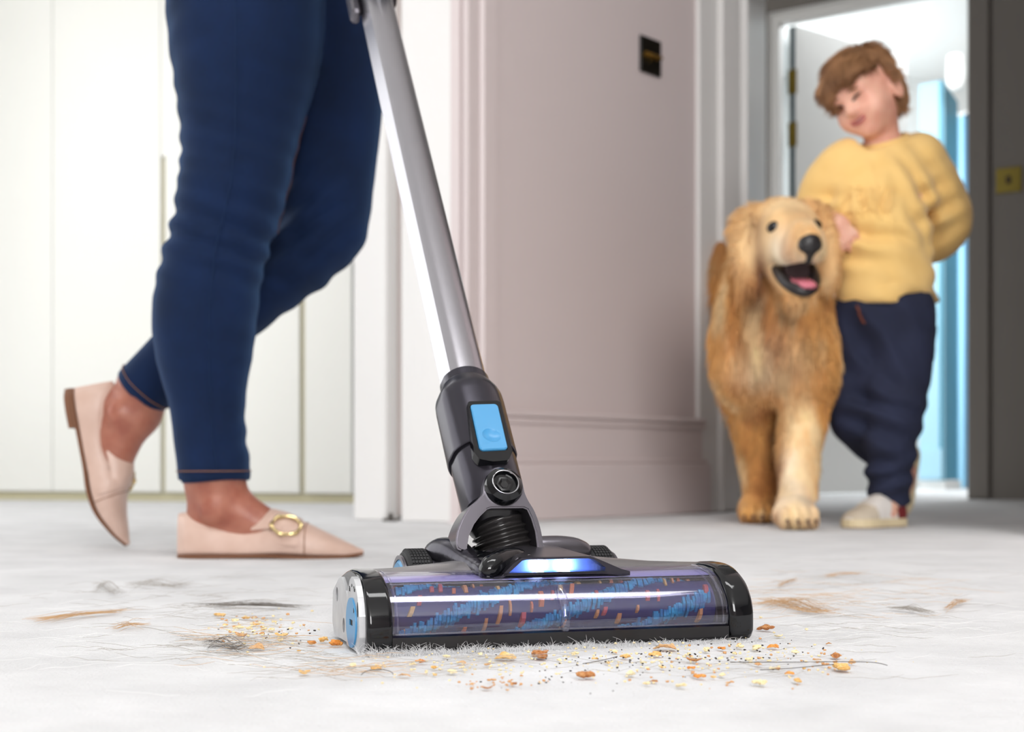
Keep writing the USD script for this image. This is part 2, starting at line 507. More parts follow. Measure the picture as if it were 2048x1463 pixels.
for px0, px1, nt in ((-260, -95, False), (-95, 105, False), (105, 321, False), (321, 599, True), (599, 703, True)):
    dm, (p, L) = wdoor(px0, px1, nt)
    dp = part("door", dm, M_wardrobe, ward)
    if nt:
        part("pull_channel", prism([(0.0, zb), (0.0205, zb), (0.0205, wz(327, 312)), (0.0, wz(327, 312))], 0.004, p - wn * 0.020, wal, Z3, wn), M_channel, dp, label="beige recessed finger pull")

# -- white casing and open door at the right end of the mauve wall
c0, c1 = mw(1391), mw(1468)
tr = thing("trim_5", "white door casing at the right end of the mauve wall", "trim", kind="structure")
part("casing_back", slab(c0, c1, 0, CEIL, 0.012, 0.12, 0.003), M_casing, tr)
part("casing_face", slab(mw(1428), mw(1466), 0, CEIL, 0.026, 0.0, 0.005), M_casing, tr)
dr = thing("door_1", "white door standing open behind the dog, seen on its edge", "door", kind="structure")
h0 = mw(1474); leafdir = unit(at(1531, 0, 4.75) * [1, 1, 0] - at(1494, 0, h0[1] + .03) * [1, 1, 0])
edge = unit(np.array([leafdir[1], -leafdir[0], 0.0]))
part("leaf", obox(h0 + Z3 * 0.012, edge * 0.030, leafdir * 0.76, Z3 * 2.02, 0.002), M_casing, dr)
for z in (mw(1472)[1] / F * (HZ - 410) + H, 0.32, 1.75):
    part("hinge", cat_mesh([tube([h0 - edge * 0.004 - leafdir * .004 + Z3 * (z - 0.035), h0 - edge * 0.004 - leafdir * .004 + Z3 * (z + 0.035)], 0.005, 10),
                            obox(h0 - edge * 0.012 - leafdir * .001 + Z3 * (z - .03), edge * 0.016, leafdir * 0.003, Z3 * 0.06)]), M_dark_metal, dr)

# -- the end wall with the doorway behind the child
DW0, DT = 6.605, -0.70
def dw(px):
    t = (px - CX) / F
    Y = DW0 / (1 - DT * t)
    return np.array([t * Y, Y, 0.0])
DH = 1.985
j0, j1 = dw(1538), dw(1935)
dal = unit(j1 - j0); dn = np.array([dal[1], -dal[0], 0.0])
wr_ = thing("wall_right", "mauve wall coloured darker for shade around the bright doorway behind the child", "wall", kind="structure")
part("wall_panel", slab(dw(1380), j0 - dal * 0.03, 0, CEIL, 0, 0.11), M_mauve_shaded, wr_)
part("wall_panel", slab(j1 + dal * 0.03, j1 + dal * 2.2, 0, CEIL, 0, 0.11), M_mauve_shaded, wr_)
part("wall_panel", slab(j0 - dal * 0.03, j1 + dal * 0.03, DH + 0.03, CEIL, 0, 0.11), M_mauve_shaded, wr_)
tr = thing("trim_6", "mauve casing coloured darker for shade around the bright doorway", "trim", kind="structure")
part("jamb", slab(j0 - dal * 0.075, j0 - dal * 0.006, 0, DH + .006, 0.018, 0, 0.004), M_mauve_shaded, tr)
part("jamb", slab(j1 + dal * 0.006, j1 + dal * 0.085, 0, DH + .006, 0.018, 0, 0.004), M_mauve_shaded, tr)
part("head", slab(j0 - dal * 0.075, j1 + dal * 0.085, DH + .006, DH + 0.085, 0.018, 0, 0.004), M_mauve_shaded, tr)
tr = thing("trim_7", "white lining inside the bright doorway", "trim", kind="structure")
part("lining", slab(j0 - dal * 0.03, j0, 0, DH, 0.0, 0.13), M_white, tr)
part("lining", slab(j1, j1 + dal * 0.03, 0, DH, 0.0, 0.13), M_white, tr)
part("lining", slab(j0 - dal * .03, j1 + dal * .03, DH, DH + 0.03, 0.0, 0.13), M_white, tr)
part("stop", slab(j0, j0 + dal * 0.035, 0, DH, -0.02, 0.075, 0.003), M_white, tr)
part("stop", slab(j0 + dal * 0.035, j1, DH - 0.035, DH, -0.02, 0.075, 0.003), M_white, tr)
# the white door, opened into the far room
hp = j0 + dal * 0.058 - dn * 0.125
ld = unit(np.array([0.80, 0.60, 0.0])); le = np.array([ld[1], -ld[0], 0.0])
dr = thing("door_2", "white door opened into the bright far room, hung on brass hinges", "door", kind="structure")
part("leaf_gap_shade", obox(hp - dal * .020 + Z3 * .01 - dn * .002, dal * .020, -dn * .004, Z3 * 1.95), mat("gap_shade_tone", sd(58, 84, 94), .5), dr)  # dark strip: the shade between leaf and jamb put into colour
part("leaf", obox(hp + ld * 0.004 + Z3 * 0.01, ld * 0.74, -le * 0.04, Z3 * 1.955, 0.002), M_white, dr)
for z in (1.73, 1.51, 0.3):
    part("hinge", cat_mesh([tube([hp + le * .002 + Z3 * (z - .05), hp + le * .002 + Z3 * (z + .05)], 0.008, 10), obox(hp - dal * .03 + Z3 * (z - .05), dal * 0.032, -dn * 0.004, Z3 * 0.1)]), mat("old_brass", sd(120, 100, 40), 0.35, 0.9), dr)
# the far room
def wallseg(name, p, q, label, m=None):
    structure(name, slab(np.array([*p, 0.]), np.array([*q, 0.]), 0, CEIL, 0, 0.1), m or M_white, label=label)
far0 = j0 - dn * 0.3 - dal * 0.45
wallseg("wall_far", (1.2, 8.9), (4.4, 8.9), "white back wall of the bright far room")
wallseg("wall_far_side", (0.75, 6.35), (1.25, 8.95), "white side wall of the bright far room")
cb = thing("cupboard", "tall pale blue cupboard with its side coloured teal for shade in the far room", "cupboard", loc=tuple(at(1860, 0, 7.6) * [1, 1, 0]))
k0, k1, k2 = (at(x, 0, y) * [1, 1, 0] for x, y in ((1838, 7.7), (1886, 7.6), (1916, 8.05)))
kal = unit(k1 - k0); kn = np.array([kal[1], -kal[0], 0.])
ztop = H + (HZ - 165) / F * 7.65
part("front", slab(k0, k1, 0.05, ztop, 0.0, 0.02, 0.002), M_pale_blue, cb)
part("side", slab(k1, k2, 0.05, ztop, 0.0, 0.02, 0.002), M_blue_shaded, cb)
part("drawer_front", slab(k0 + kal * .004, k1 - kal * .004, 0.06, 0.22, 0.012, 0.0, 0.002), M_pale_blue, cb)
part("plinth", slab(k0, k1, 0.0, 0.05, -0.01, 0.2), M_white, cb)
k3 = at(1975, 0, 8.3) * [1, 1, 0]
cu = thing("curtain", "light blue curtain hanging at the right edge of the doorway", "curtain", loc=tuple(k3))
rr = []
for i in range(26):
    t = i / 25; p = (at(1913, 0, 8.2) * [1, 1, 0]) * (1 - t) + (at(1990, 0, 8.0) * [1, 1, 0]) * t
    rr.append(p + np.array([0, 0.03 * math.sin(i * 1.3), 0]))
rr = np.array(rr)
part("cloth", loft([np.vstack([rr + Z3 * z, (rr + [0, .004, 0] + Z3 * z)[::-1]]) for z in np.linspace(0.002, ztop - .05, 8)]), mat("light_blue_cloth", sd(150, 200, 225), 0.8), cu)
part("rail", tube([rr[0] + Z3 * (ztop - .04), rr[-1] + Z3 * (ztop - .04)], 0.012, 10), M_casing, cu)
lp = thing("wall_lamp", "white rounded wall light above the shade-coloured cupboard side", "lamp", loc=tuple(at(1912, 150, 7.5)))
part("shade", lathe([(0.02, .10), (.045, .09), (.05, .0), (.048, -.05), (.03, -.085), (0.0, -.095)], at(1912, 145, 7.5), Z3, 28), M_white, lp)
part("mount", lathe([(0.03, 0), (0.03, 0.02), (0, 0.021)], at(1912, 120, 7.56), (0, 1, 0), 20), M_casing, lp)

# shell
structure("ceiling", box((-4.2, -3.7, CEIL), (4.6, 9.2, CEIL + 0.08)), M_white, smooth=False, label="plain white ceiling")
wallseg("wall_left", (-4.0, 9.0), (-4.0, -3.5), "plain white wall at the far left")
wallseg("wall_front", (-4.0, -3.5), (4.5, -3.5), "plain wall behind the camera", M_mauve)
wallseg("wall_hall", (4.4, 9.0), (4.4, -3.5), "mauve hall wall coloured darker for shade, at the far right", M_mauve_shaded)
wallseg("wall_wardrobe", (-4.0, 7.4), (-0.35, 7.4), "plain white wall behind the wardrobe")

wallseg("light_blocker_right", (0.93, 2.45), (4.4, 2.45), "added unseen wall at the right, keeping light off the hall", M_mauve)  # added out of view to block light and darken the hall

# -- switch plates
def plate(name, label, cat, c, al, n, w, h, face, knob_m, knobs, rocker=False):
    t = thing(name, label, cat, loc=tuple(c))
    part("face_plate", obox(c - al * w / 2 - Z3 * h / 2 + n * 0.007, al * w, -n * 0.006, Z3 * h, 0.0015), face, t)
    for k in range(knobs):
        o = c + al * (k - (knobs - 1) / 2) * 0.022 + n * 0.007
        if rocker:
            part("rocker", obox(o - al * .009 - Z3 * .014 + n * .004, al * .018, -n * .004, Z3 * .028, 0.001), knob_m, t)
        else:
            kb = part("toggle_collar", lathe([(0.0075, 0), (0.0075, 0.004), (0.004, 0.006), (0, .006)], o, n, 20), knob_m, t)
            part("toggle", lathe([(0.003, 0), (0.0045, 0.010), (0.0035, 0.016), (0, .0175)], o + n * .004, unit(n - Z3 * 0.35), 16), knob_m, t)
    return t
cs = mw(1298); zc = H + (HZ - 113) / F * cs[1]
plate("light_switch", "black toggle switch plate with a row of brass toggles on the mauve wall", "light switch", cs + Z3 * zc, along, nrm, 0.090, 0.092, M_black_plate, M_brass, 3)
cs = dw(2018); zc = H + (HZ - 360) / F * cs[1]
plate("light_switch", "brass switch plate on the shade-coloured mauve wall right of the doorway", "light switch", cs + Z3 * zc, dal, dn, 0.094, 0.094, mat("olive_brass", sd(128, 112, 44), 0.4, 0.6), M_dark_metal, 1, True)

# ================================================================== the vacuum cleaner
# head frame: a along its width, b towards the back, z up
TH = math.radians(17.4); VC = np.array([-0.0960, 0.9365, 0.0]); W = 0.282
VU = np.array([math.cos(TH), math.sin(TH), 0]); VV = np.array([-math.sin(TH), math.cos(TH), 0])
LZ = 0.0015
def HL(a, b, z): return VC + VU * a + VV * b + Z3 * z
def HLs(P): P = np.asarray(P, float); return VC + P[..., :1] * VU + P[..., 1:2] * VV + P[..., 2:] * Z3
def a_of(px, b):
    r = (px - CX) / F
    return (r * (VC[1] + b * VV[1]) - VC[0] - b * VV[0]) / (VU[0] - r * VU[1])
def z_of(py, a, b): return H + (HZ - py) / F * HL(a, b, 0)[1]

M_blackp = mat("black_plastic", sd(24, 23, 25), 0.28, bump=(900, 0.03, 0.0005))
M_gloss_black = mat("gloss_black_plastic", sd(14, 15, 18), 0.08)
M_gun = mat("gunmetal_plastic", sd(112, 109, 116), 0.27, 0.85, bump=(700, 0.04, 0.0004))
M_gun_dark = mat("dark_gunmetal_plastic", sd(62, 60, 68), 0.24, 0.75)
M_side = mat("side_plate_grey", sd(205, 206, 208), 0.35, 0.3, vary=(60, sd(190, 191, 194)))
M_blue = mat("blue_plastic", sd(72, 148, 198), 0.32)
M_tube = mat("brushed_tube", sd(180, 178, 184), 0.22, 1.0, bump=(1200, 0.03, 0.0003))
M_rubber = mat("tread_rubber", sd(34, 34, 36), 0.65)
M_hole = mat("hole_black", sd(6, 6, 7), 0.6)
M_chrome = mat("chrome_ring", sd(200, 200, 205), 0.12, 1.0)
def pane(name, tint, rough=0.03, f0=0.05):
    """A clear sheet: see-through, with a mirror share that grows towards grazing view (Schlick), the same from both sides."""
    MATS[name] = usdkit.material(stage, "/World/Looks/" + name, {"t": ("transparent_bsdf", {"color": tint}), "g": ("glossy_bsdf", {"color": (1, 1, 1), "roughness": rough}),
        "lw": ("layer_weight", {"blend": 0.5}), "pw": ("math", {"math_type": "power", "value2": 4.5}), "f": ("math", {"math_type": "multiply_add", "value2": 0.9 - f0, "value3": f0}), "m": ("mix_closure", {})},
        [("lw.facing", "pw.value1"), ("pw.value", "f.value1"), ("f.value", "m.fac"), ("t.BSDF", "m.closure1"), ("g.BSDF", "m.closure2")], surface="m.closure")
    return MATS[name]
M_window = pane("lavender_window", (0.86, 0.85, 0.96), 0.06, 0.085)
M_clear = pane("clear_rib", (0.93, 0.93, 0.99), 0.04, 0.09)
M_lens = pane("lamp_lens", (0.80, 0.88, 1.0), 0.02, 0.03)
def emitter(name, color, power):
    MATS[name] = usdkit.material(stage, "/World/Looks/" + name, {"e": ("emission", {"color": color, "strength": power})}, [], surface="e.emission")
    return MATS[name]
M_led = emitter("led_white", (0.80, 0.90, 1.0), 160.0)

vac = thing("vacuum_cleaner", "upright cordless vacuum with grey metal wand and clear-fronted floor head with blue lamps", "vacuum cleaner", loc=tuple(HL(W / 2, 0.06, 0)))

def hprism(prof, a0, a1, off=0.0, bevel=0.0, k=3):
    """A (b, z) profile extruded along the head's width, its ends rounded by bevel."""
    P = Polygon(prof)
    st = []
    if bevel > 0:
        for i in range(k + 1):
            t = i / k * math.pi / 2
            st.append((a0 + bevel * (1 - math.sin(t)), -bevel * (1 - math.cos(t)) if i else -bevel * 0.999))
        st = [(a0 + bevel * (1 - math.sin(i / k * math.pi / 2)), -bevel * (1 - math.cos((1 - i / k) * 0 + i / k * 0)) ) for i in range(1)] and \
             [(a0 + bevel * (1 - math.cos(i / k * math.pi / 2)), -bevel * (1 - math.sin(i / k * math.pi / 2))) for i in range(k + 1)]
        st += [(a1 - bevel * (1 - math.cos(i / k * math.pi / 2)), -bevel * (1 - math.sin(i / k * math.pi / 2))) for i in range(k, -1, -1)]
    else:
        st = [(a0, 0), (a1, 0)]
    base = np.asarray(P.exterior.coords)[:-1]
    c = base.mean(0); ext = base - c; r = np.maximum(np.linalg.norm(ext, axis=1, keepdims=True), 1e-6)
    rings = []
    for aa, o in st:
        q = c + ext * (1 + (o + off) / r)
        rings.append(HLs(np.hstack([np.full((len(q), 1), aa), q])))
    v, f = loft(rings, cap=False)
    n, kk = len(rings), len(base)
    # ear-cut caps
    cv, cf = V(trimesh.creation.extrude_polygon(Polygon(base), 1.0, engine="earcut"))
    tri = np.array(trimesh.creation.triangulate_polygon(P, engine="earcut")[1])
    tv = np.array(trimesh.creation.triangulate_polygon(P, engine="earcut")[0])
    from scipy.spatial import cKDTree
    m = cKDTree(base).query(tv)[1]
    f = np.vstack([f, m[tri][:, ::-1], m[tri] + (n - 1) * kk])
    t = trimesh.Trimesh(v, f, process=False); trimesh.repair.fix_normals(t)
    return V(t)

def arc(c, r, t0, t1, n):
    t = np.radians(np.linspace(t0, t1, n))
    return np.stack([c[0] + r * np.cos(t), c[1] + r * np.sin(t)], 1)

# window and caps share this front profile (b, z)
front = [(0.001, 0.0118), (-0.0005, 0.018), (0.0005, 0.0245), (0.0035, 0.031), (0.009, 0.0375), (0.017, 0.0440), (0.027, 0.0485), (0.040, 0.0508), (0.056, 0.0515)]
front = spline(front, 26)
capprof = np.vstack([[(0.0, LZ)], spline([(-0.003, 0.006), (-0.0035, 0.018), (-0.002, 0.026), (0.002, 0.034), (0.009, 0.042), (0.019, 0.0482), (0.031, 0.0520), (0.046, 0.0535), (0.058, 0.0535)], 26), [(0.072, 0.051), (0.092, 0.046), (0.104, 0.034), (0.104, LZ)]])
part("end_cap", hprism(capprof, 0.0, 0.0175, bevel=0.003), M_gloss_black, vac, label="glossy black end cap nearest the camera")
part("end_cap", hprism(capprof, W - 0.0195, W, bevel=0.005), M_gloss_black, vac, label="glossy black end cap at the far end")
part("front_lip", hprism([(0.0005, LZ), (-0.001, 0.004), (-0.001, 0.0112), (0.004, 0.0118), (0.02, 0.0118), (0.02, LZ)], 0.0175, W - 0.0195), M_blackp, vac)
part("sole_plate", hprism([(0.02, LZ), (0.02, 0.004), (0.10, 0.004), (0.10, LZ)], 0.0175, W - 0.0195), M_blackp, vac)
# side plate and blue locking disc
A0 = 0.0
def side(poly, th, a_out):
    """A (b, z) polygon standing on the left end, th thick outwards from a_out."""
    return prism(poly, th, HL(a_out, 0, 0), VV, Z3, -VU)
lobe = Polygon(np.vstack([arc((0.0275, 0.0295), 0.0250, -10, 190, 26) * [1, 1], [(0.004, 0.010), (0.008, 0.003), (0.047, 0.003), (0.051, 0.012)]])).buffer(0)
lobe = Polygon([(0.006, .002), (0.0025, .012), (0.003, .026), (0.008, .038), (0.014, .045), (0.021, .0495), (0.029, .0505), (0.036, .0475), (0.044, .0375), (0.0495, .027), (0.0505, .012), (0.047, .002)]).buffer(-0.003).buffer(0.003)
rear = Polygon([(0.048, .003), (0.050, .030), (0.058, .0385), (0.075, .047), (0.086, .0445), (0.1085, .034), (0.1105, .012), (0.103, .003)]).buffer(-0.003).buffer(0.003)
holes = [affinity.scale(Point(b, z).buffer(1.0, quad_segs=8), rb, rz) for b, z, rb, rz in ((0.092, 0.033, 0.0042, 0.0052), (0.066, 0.0135, 0.0042, 0.0052))]
rear_c = rear
for hh in holes:
    rear_c = rear_c.difference(hh)
part("side_plate", cat_mesh([side(lobe, 0.0042, A0), side(rear_c, 0.0026, A0)]), M_side, vac, label="light grey side plate")
part("screw_hole", side(holes[0], 0.0006, A0), M_hole, vac)
part("screw_hole", side(holes[1], 0.0006, A0), M_hole, vac)
part("screw_hole", side(affinity.scale(Point(0.0075, 0.030).buffer(1.0), 0.0018, 0.005), 0.0044, A0), M_hole, vac)
disc = Point(0.0265, 0.0195).buffer(0.0168, quad_segs=16).difference(Polygon([(0, -1), (1, -1), (1, 0.0045), (0, 0.0045)]).intersection(Point(0, 0).buffer(0.0001)))
slot = Polygon([(0.0195, 0.0178), (0.0305, 0.0178), (0.0305, 0.0218), (0.0195, 0.0218)])
dsk = part("locking_disc", side(disc.difference(slot), 0.0054, A0), M_blue, vac, label="blue coin-slot locking disc")
part("coin_slot", side(slot, 0.0046, A0), M_hole, dsk)
part("arrow_mark", side(Polygon([(0.0135, 0.028), (0.0155, 0.0305), (0.0155, 0.027)]), 0.0056, A0), M_hole, dsk)
# open and closed padlock symbols printed above the disc
def padlock(b, z, shut):
    s = 0.0011
    body = Polygon([(b - 1.7 * s, z - 1.4 * s), (b + 1.7 * s, z - 1.4 * s), (b + 1.7 * s, z + 0.6 * s), (b - 1.7 * s, z + 0.6 * s)])
    sh = LineString(arc((b + (0 if shut else 1.6 * s), z + 0.6 * s), 1.1 * s, 0, 180, 9)).buffer(0.25 * s)
    return body.union(sh)
marks = [padlock(0.0355, 0.0415, True), padlock(0.0185, 0.0425, False), Point(0.0275, 0.0445).buffer(0.0011)]
part("lock_symbol", cat_mesh([side(g, 0.00435, A0) for m in marks for g in (m.geoms if hasattr(m, "geoms") else [m])]), M_hole, vac)

# the clear window, its moulded rim and the central rib
wa0, wa1 = 0.0178, W - 0.0198
inner = front + np.stack([np.full(len(front), 0.0016), np.full(len(front), -0.0012)], 1)
win = part("window", hprism(np.vstack([front, inner[::-1]]), wa0, wa1), M_window, vac, label="clear lavender-tinted window over the brush roll")
def on_front(s, out=0.0):
    q = spline(front, 200); d = np.r_[0, np.cumsum(np.linalg.norm(np.diff(q, axis=0), axis=1))]
    i = np.interp(s * d[-1], d, np.arange(200))
    p = np.array([np.interp(i, np.arange(200), q[:, 0]), np.interp(i, np.arange(200), q[:, 1])]).T
    c = np.array([0.045, 0.012]); n = p - c; n = n / np.linalg.norm(n, axis=-1, keepdims=True)
    return p + n * out
def arc_tube(a, s0, s1, r, out, n=18, k=10):
    s = np.linspace(s0, s1, n); p = on_front(s, out)
    return tube(HLs(np.hstack([np.full((n, 1), a), p])), r, k)
rim = [arc_tube(wa0 + 0.0035, 0.02, 0.97, 0.0010, -0.0005), arc_tube(wa1 - 0.0035, 0.02, 0.97, 0.0010, -0.0005)]
rim.append(arc_tube(wa1 - 0.0075, 0.02, 0.80, 0.0007, -0.003))
for s_, r_ in ((0.02, 0.0009), (0.52, 0.0005), (0.56, 0.0004)):
    p = on_front(np.array([s_]), 0.0)[0]
    rim.append(tube([HL(wa0 + .002, *p), HL(wa1 - .002, *p)], r_, 8))
part("window_rim", cat_mesh(rim), M_clear, win)
ac = a_of(1130, 0.0)
n = 20; s = np.linspace(0.015, 0.43, n); p = on_front(s, 0.0004)
rr = 0.0033 * np.sqrt(np.clip(1 - ((np.arange(n) - n + 4) / 4.0).clip(0) ** 2 * 0.9, 0.05, 1))
part("centre_rib", tube(HLs(np.hstack([np.full((n, 1), ac), p])), rr, 14), M_clear, win)
part("rib_thread", cat_mesh([tube(HLs(np.array([[ac + 0.0026 * x, *(on_front(np.array([q]), 0.0022 - 0.002 * x * x)[0])] for x in np.linspace(-1, 1, 7)])), 0.00035, 6) for q in (0.03, 0.055, 0.08, 0.105)]), M_clear, win)

# brush chamber and roll
M_chamber = mat("brush_chamber", sd(44, 36, 78), 0.35)
part("brush_chamber", hprism(np.vstack([arc((0.034, 0.0262), 0.0225, 35, 250, 20), arc((0.034, 0.0262), 0.0245, 250, 35, 20)]) * [1, 1], wa0, wa1) if False else
     hprism(np.vstack([[(0.057, 0.006)], [(0.0565, 0.036)], [(0.054, 0.0445)], [(0.046, 0.0485)], [(0.047, 0.0496)], [(0.056, 0.046)], [(0.0595, 0.036)], [(0.060, 0.006)]]), wa0, wa1), M_chamber, vac)
part("chamber_shelf", hprism([(0.030, 0.0462), (0.0545, 0.0495), (0.0545, 0.0487), (0.030, 0.0454)], wa0 + .001, wa1 - .001), mat("lilac_plastic", sd(214, 208, 234), 0.3), vac)
rc = np.array([0.0295, 0.0242]); r_core = 0.0172
M_core = mat("brush_core", sd(38, 31, 88), 0.30, vary=(55, sd(24, 40, 92)))
M_teal = mat("teal_bristle", sd(0, 158, 182), 0.5, vary=(160, sd(0, 104, 146)))
roll = part("brush_roll", tube([HL(wa0 + 0.004, *rc), HL(wa1 - 0.004, *rc)], r_core, 40), M_core, vac, label="indigo brush roll")
rg = np.random.default_rng(11)
L_roll = wa1 - wa0 - 0.016
def rollpt(a, phi, r): return HL(a, rc[0] - r * math.cos(phi), rc[1] + r * math.sin(phi))
def strip(a, phi, dphi, w, r0, r1, slant=0.0, n=6):
    """A short pile strip lying on the roll."""
    rings = []
    for i in range(n):
        t = i / (n - 1); q = phi + dphi * (t - 0.5); rr_ = r0 + (r1 - r0) * math.sin(math.pi * min(max(t, .06), .94)) ** .6
        aa = a + slant * (t - .5)
        rings.append([rollpt(aa - w / 2, q, r0 - .001), rollpt(aa - w / 2 * .7, q, rr_), rollpt(aa + w / 2 * .7, q, rr_), rollpt(aa + w / 2, q, r0 - .001)])
    return loft(rings)
for row in range(3):                                        # helical rows of teal bristle
    ms = []
    N = 120
    for i in range(N):
        t = i / (N - 1); phi = row * 2 * math.pi / 3 + 1.15 + t * 2.9 * math.pi * 0.62
        a_ = wa0 + 0.008 + L_roll * t + rg.normal(0, .0003)
        ms.append(strip(a_, phi + rg.normal(0, .05), rg.uniform(0.45, 0.85), 0.0026, r_core, r_core + rg.uniform(.0022, .0036), 0.0012, 4))
    part("bristle_row", cat_mesh(ms), M_teal, roll)
tuft_m = [mat("tuft_" + n_, c_, 0.55) for n_, c_ in (("orange", sd(206, 116, 62)), ("yellow", sd(214, 174, 88)), ("coral", sd(188, 80, 74)), ("amber", sd(206, 144, 78)))]
for i in range(84):
    t = (i + rg.random()) / 84; row = i % 3
    phi = (row + 0.5) * 2 * math.pi / 3 + 1.15 + t * 2.9 * math.pi * 0.62 + rg.normal(0, 0.45)
    part("tuft", strip(wa0 + 0.008 + L_roll * t, phi, rg.uniform(0.3, 0.75), rg.uniform(0.0018, 0.0044), r_core, r_core + rg.uniform(.0016, .0034), rg.normal(0.0015, .001), 4), tuft_m[int(rg.integers(4))], roll)

# rear housing: a low back that rises to the middle
rings = []
for a_, zt, b1 in ((0.004, 0.0500, 0.100), (0.03, 0.0515, 0.108), (0.075, 0.0555, 0.122), (0.105, 0.0590, 0.135), (0.175, 0.0590, 0.135), (0.205, 0.0560, 0.122), (0.25, 0.0518, 0.108), (W - 0.004, 0.0500, 0.100)):
    pr = [(0.050, 0.0505), (0.062, 0.0525 + (zt - .05) * .5), (0.078, zt), (b1 - 0.02, zt - 0.002), (b1, zt - 0.016), (b1, 0.012), (0.058, 0.012), (0.056, 0.04)]
    rings.append(HLs(np.hstack([np.full((8, 1), a_), np.array(pr)])))
part("rear_housing", loft(rings), mat("housing_silver", sd(158, 155, 156), 0.3, 0.7, bump=(700, .04, .0004)), vac)

# wheels, axle
def wheel(a_, b_, r, w, out):
    o = HL(a_ - w / 2, b_, r + 0.001); ax = VU
    wp = part("wheel", lathe([(0.012, 0), (r - .006, 0), (r - .0025, .0015), (r - 0.001, .004), (r - 0.001, w - .004), (r - .0025, w - .0015), (r - .006, w), (0.012, w)], o, ax, 48), M_rubber, vac)
    bl = []
    for i in range(54):
        for j in range(6):
            th = i / 54 * 2 * math.pi; aa = 0.0035 + j * (w - .007) / 6
            rd = VV * math.cos(th) + Z3 * math.sin(th); tn = -VV * math.sin(th) + Z3 * math.cos(th)
            bl.append(obox(o + ax * aa + rd * (r - .0014) - tn * .0013, ax * (w - .007) / 6 * .72, tn * 0.0026, rd * .0014))
    part("tread", cat_mesh(bl), M_rubber, wp, kind="stuff", smooth=False)
    h_ = o if out < 0 else o + ax * w
    part("hub_cap", lathe([(r * .74, -.0005), (r * .74, .0012), (r * .66, .0030), (r * .3, .0036), (0, .0036)], h_, ax * out, 36), M_blue, wp, label="blue hub cap")
    part("rim_ring", lathe([(r * .74, 0), (r * .74, .002), (r * .84, .002), (r * .84, 0)], h_, ax * out, 36), M_gun, wp)
    return wp
WR = 0.031
wheel(a_of(830, 0.125), 0.125, WR, 0.021, -1)
wheel(a_of(1192, 0.125), 0.125, WR, 0.021, 1)
aL, aR = a_of(845, 0.125), a_of(1180, 0.125)
part("axle_housing", tube([HL(aL + 0.004, 0.122, 0.044), HL(aR - 0.004, 0.122, 0.044)], 0.0165, 24), M_gun, vac)

# hood over the lamps
def hq(px, py, b):                         # a head point seen at (px, py) on depth b
    a_ = a_of(px, b); return HL(a_, b, z_of(py, a_, b))
bh = 0.030
hood_out = [(984, 1153), (1000, 1150), (1022, 1127), (1040, 1114), (1176, 1111), (1196, 1118), (1238, 1136), (1256, 1141), (1256, 1149), (1240, 1151), (1222, 1147), (1208, 1146), (1010, 1149), (1000, 1156)]
hood_in = [(1014, 1144.5), (1041, 1120), (1052, 1117), (1172, 1115), (1186, 1118), (1207, 1133), (1206, 1142)]
lip = cat_mesh([prism(Polygon([((hq(x, y, bh) - HL(0, bh, 0)) @ VU, hq(x, y, bh)[2]) for x, y in hood_out], [[((hq(x, y, bh) - HL(0, bh, 0)) @ VU, hq(x, y, bh)[2]) for x, y in hood_in]]).buffer(0), 0.010, HL(0, bh - 0.004, 0), VU, Z3, VV)])
hood = part("lamp_hood", lip, M_gun_dark, vac)
# hood roof sloping back to the neck
hr = [[hq(x, y, bh + .002) for x, y in ((988, 1152), (1003, 1149), (1024, 1126.5), (1041, 1113.5), (1108, 1112), (1177, 1110.5), (1197, 1117.5), (1240, 1136), (1254, 1142))],
      [HL(*q) for q in ((0.100, .052, .052), (0.106, .055, .0535), (.112, .060, .0590), (.118, .064, .0632), (.142, .066, .0645), (.166, .064, .0632), (.172, .060, .0595), (.186, .055, .054), (.192, .052, .0525))],
      [HL(*q) for q in ((0.098, .085, .052), (0.102, .090, .054), (.108, .094, .0600), (.114, .096, .0650), (.142, .098, .0660), (.166, .096, .0645), (.176, .092, .0595), (.190, .088, .054), (.196, .085, .052))]]
hr = [spline(r, 33) for r in hr]
hr = np.array([[np.array([_a, _b, _c]) for _a, _b, _c in zip(*hr)]]).reshape(33, 3, 3)
hrs = np.array([spline(x, 12) for x in hr])                       # 33 x 12 surface
def sheet(G, th, n):
    """A grid of points (i, j) made into a slab th thick along -n."""
    G = np.asarray(G); i, j = G.shape[:2]
    top = G.reshape(-1, 3); bot = top - np.asarray(n) * th
    q = []
    for x in range(i - 1):
        for y in range(j - 1):
            p0 = x * j + y; q.append((p0, p0 + j, p0 + j + 1, p0 + 1))
    q = np.array(q); m = i * j
    qs = [q, q[:, ::-1] + m]
    for line in ([x * j for x in range(i)], [x * j + j - 1 for x in range(i)][::-1], list(range(j))[::-1], [(i - 1) * j + y for y in range(j)]):
        l = np.array(line); qs.append(np.stack([l[:-1], l[1:], l[1:] + m, l[:-1] + m], 1))
    t = trimesh.Trimesh(np.vstack([top, bot]), V((np.vstack([top, bot]), np.vstack(qs)))[1], process=False)
    trimesh.repair.fix_normals(t)
    return V(t)
part("hood_roof", sheet(hrs, 0.002, Z3), M_gun, vac)
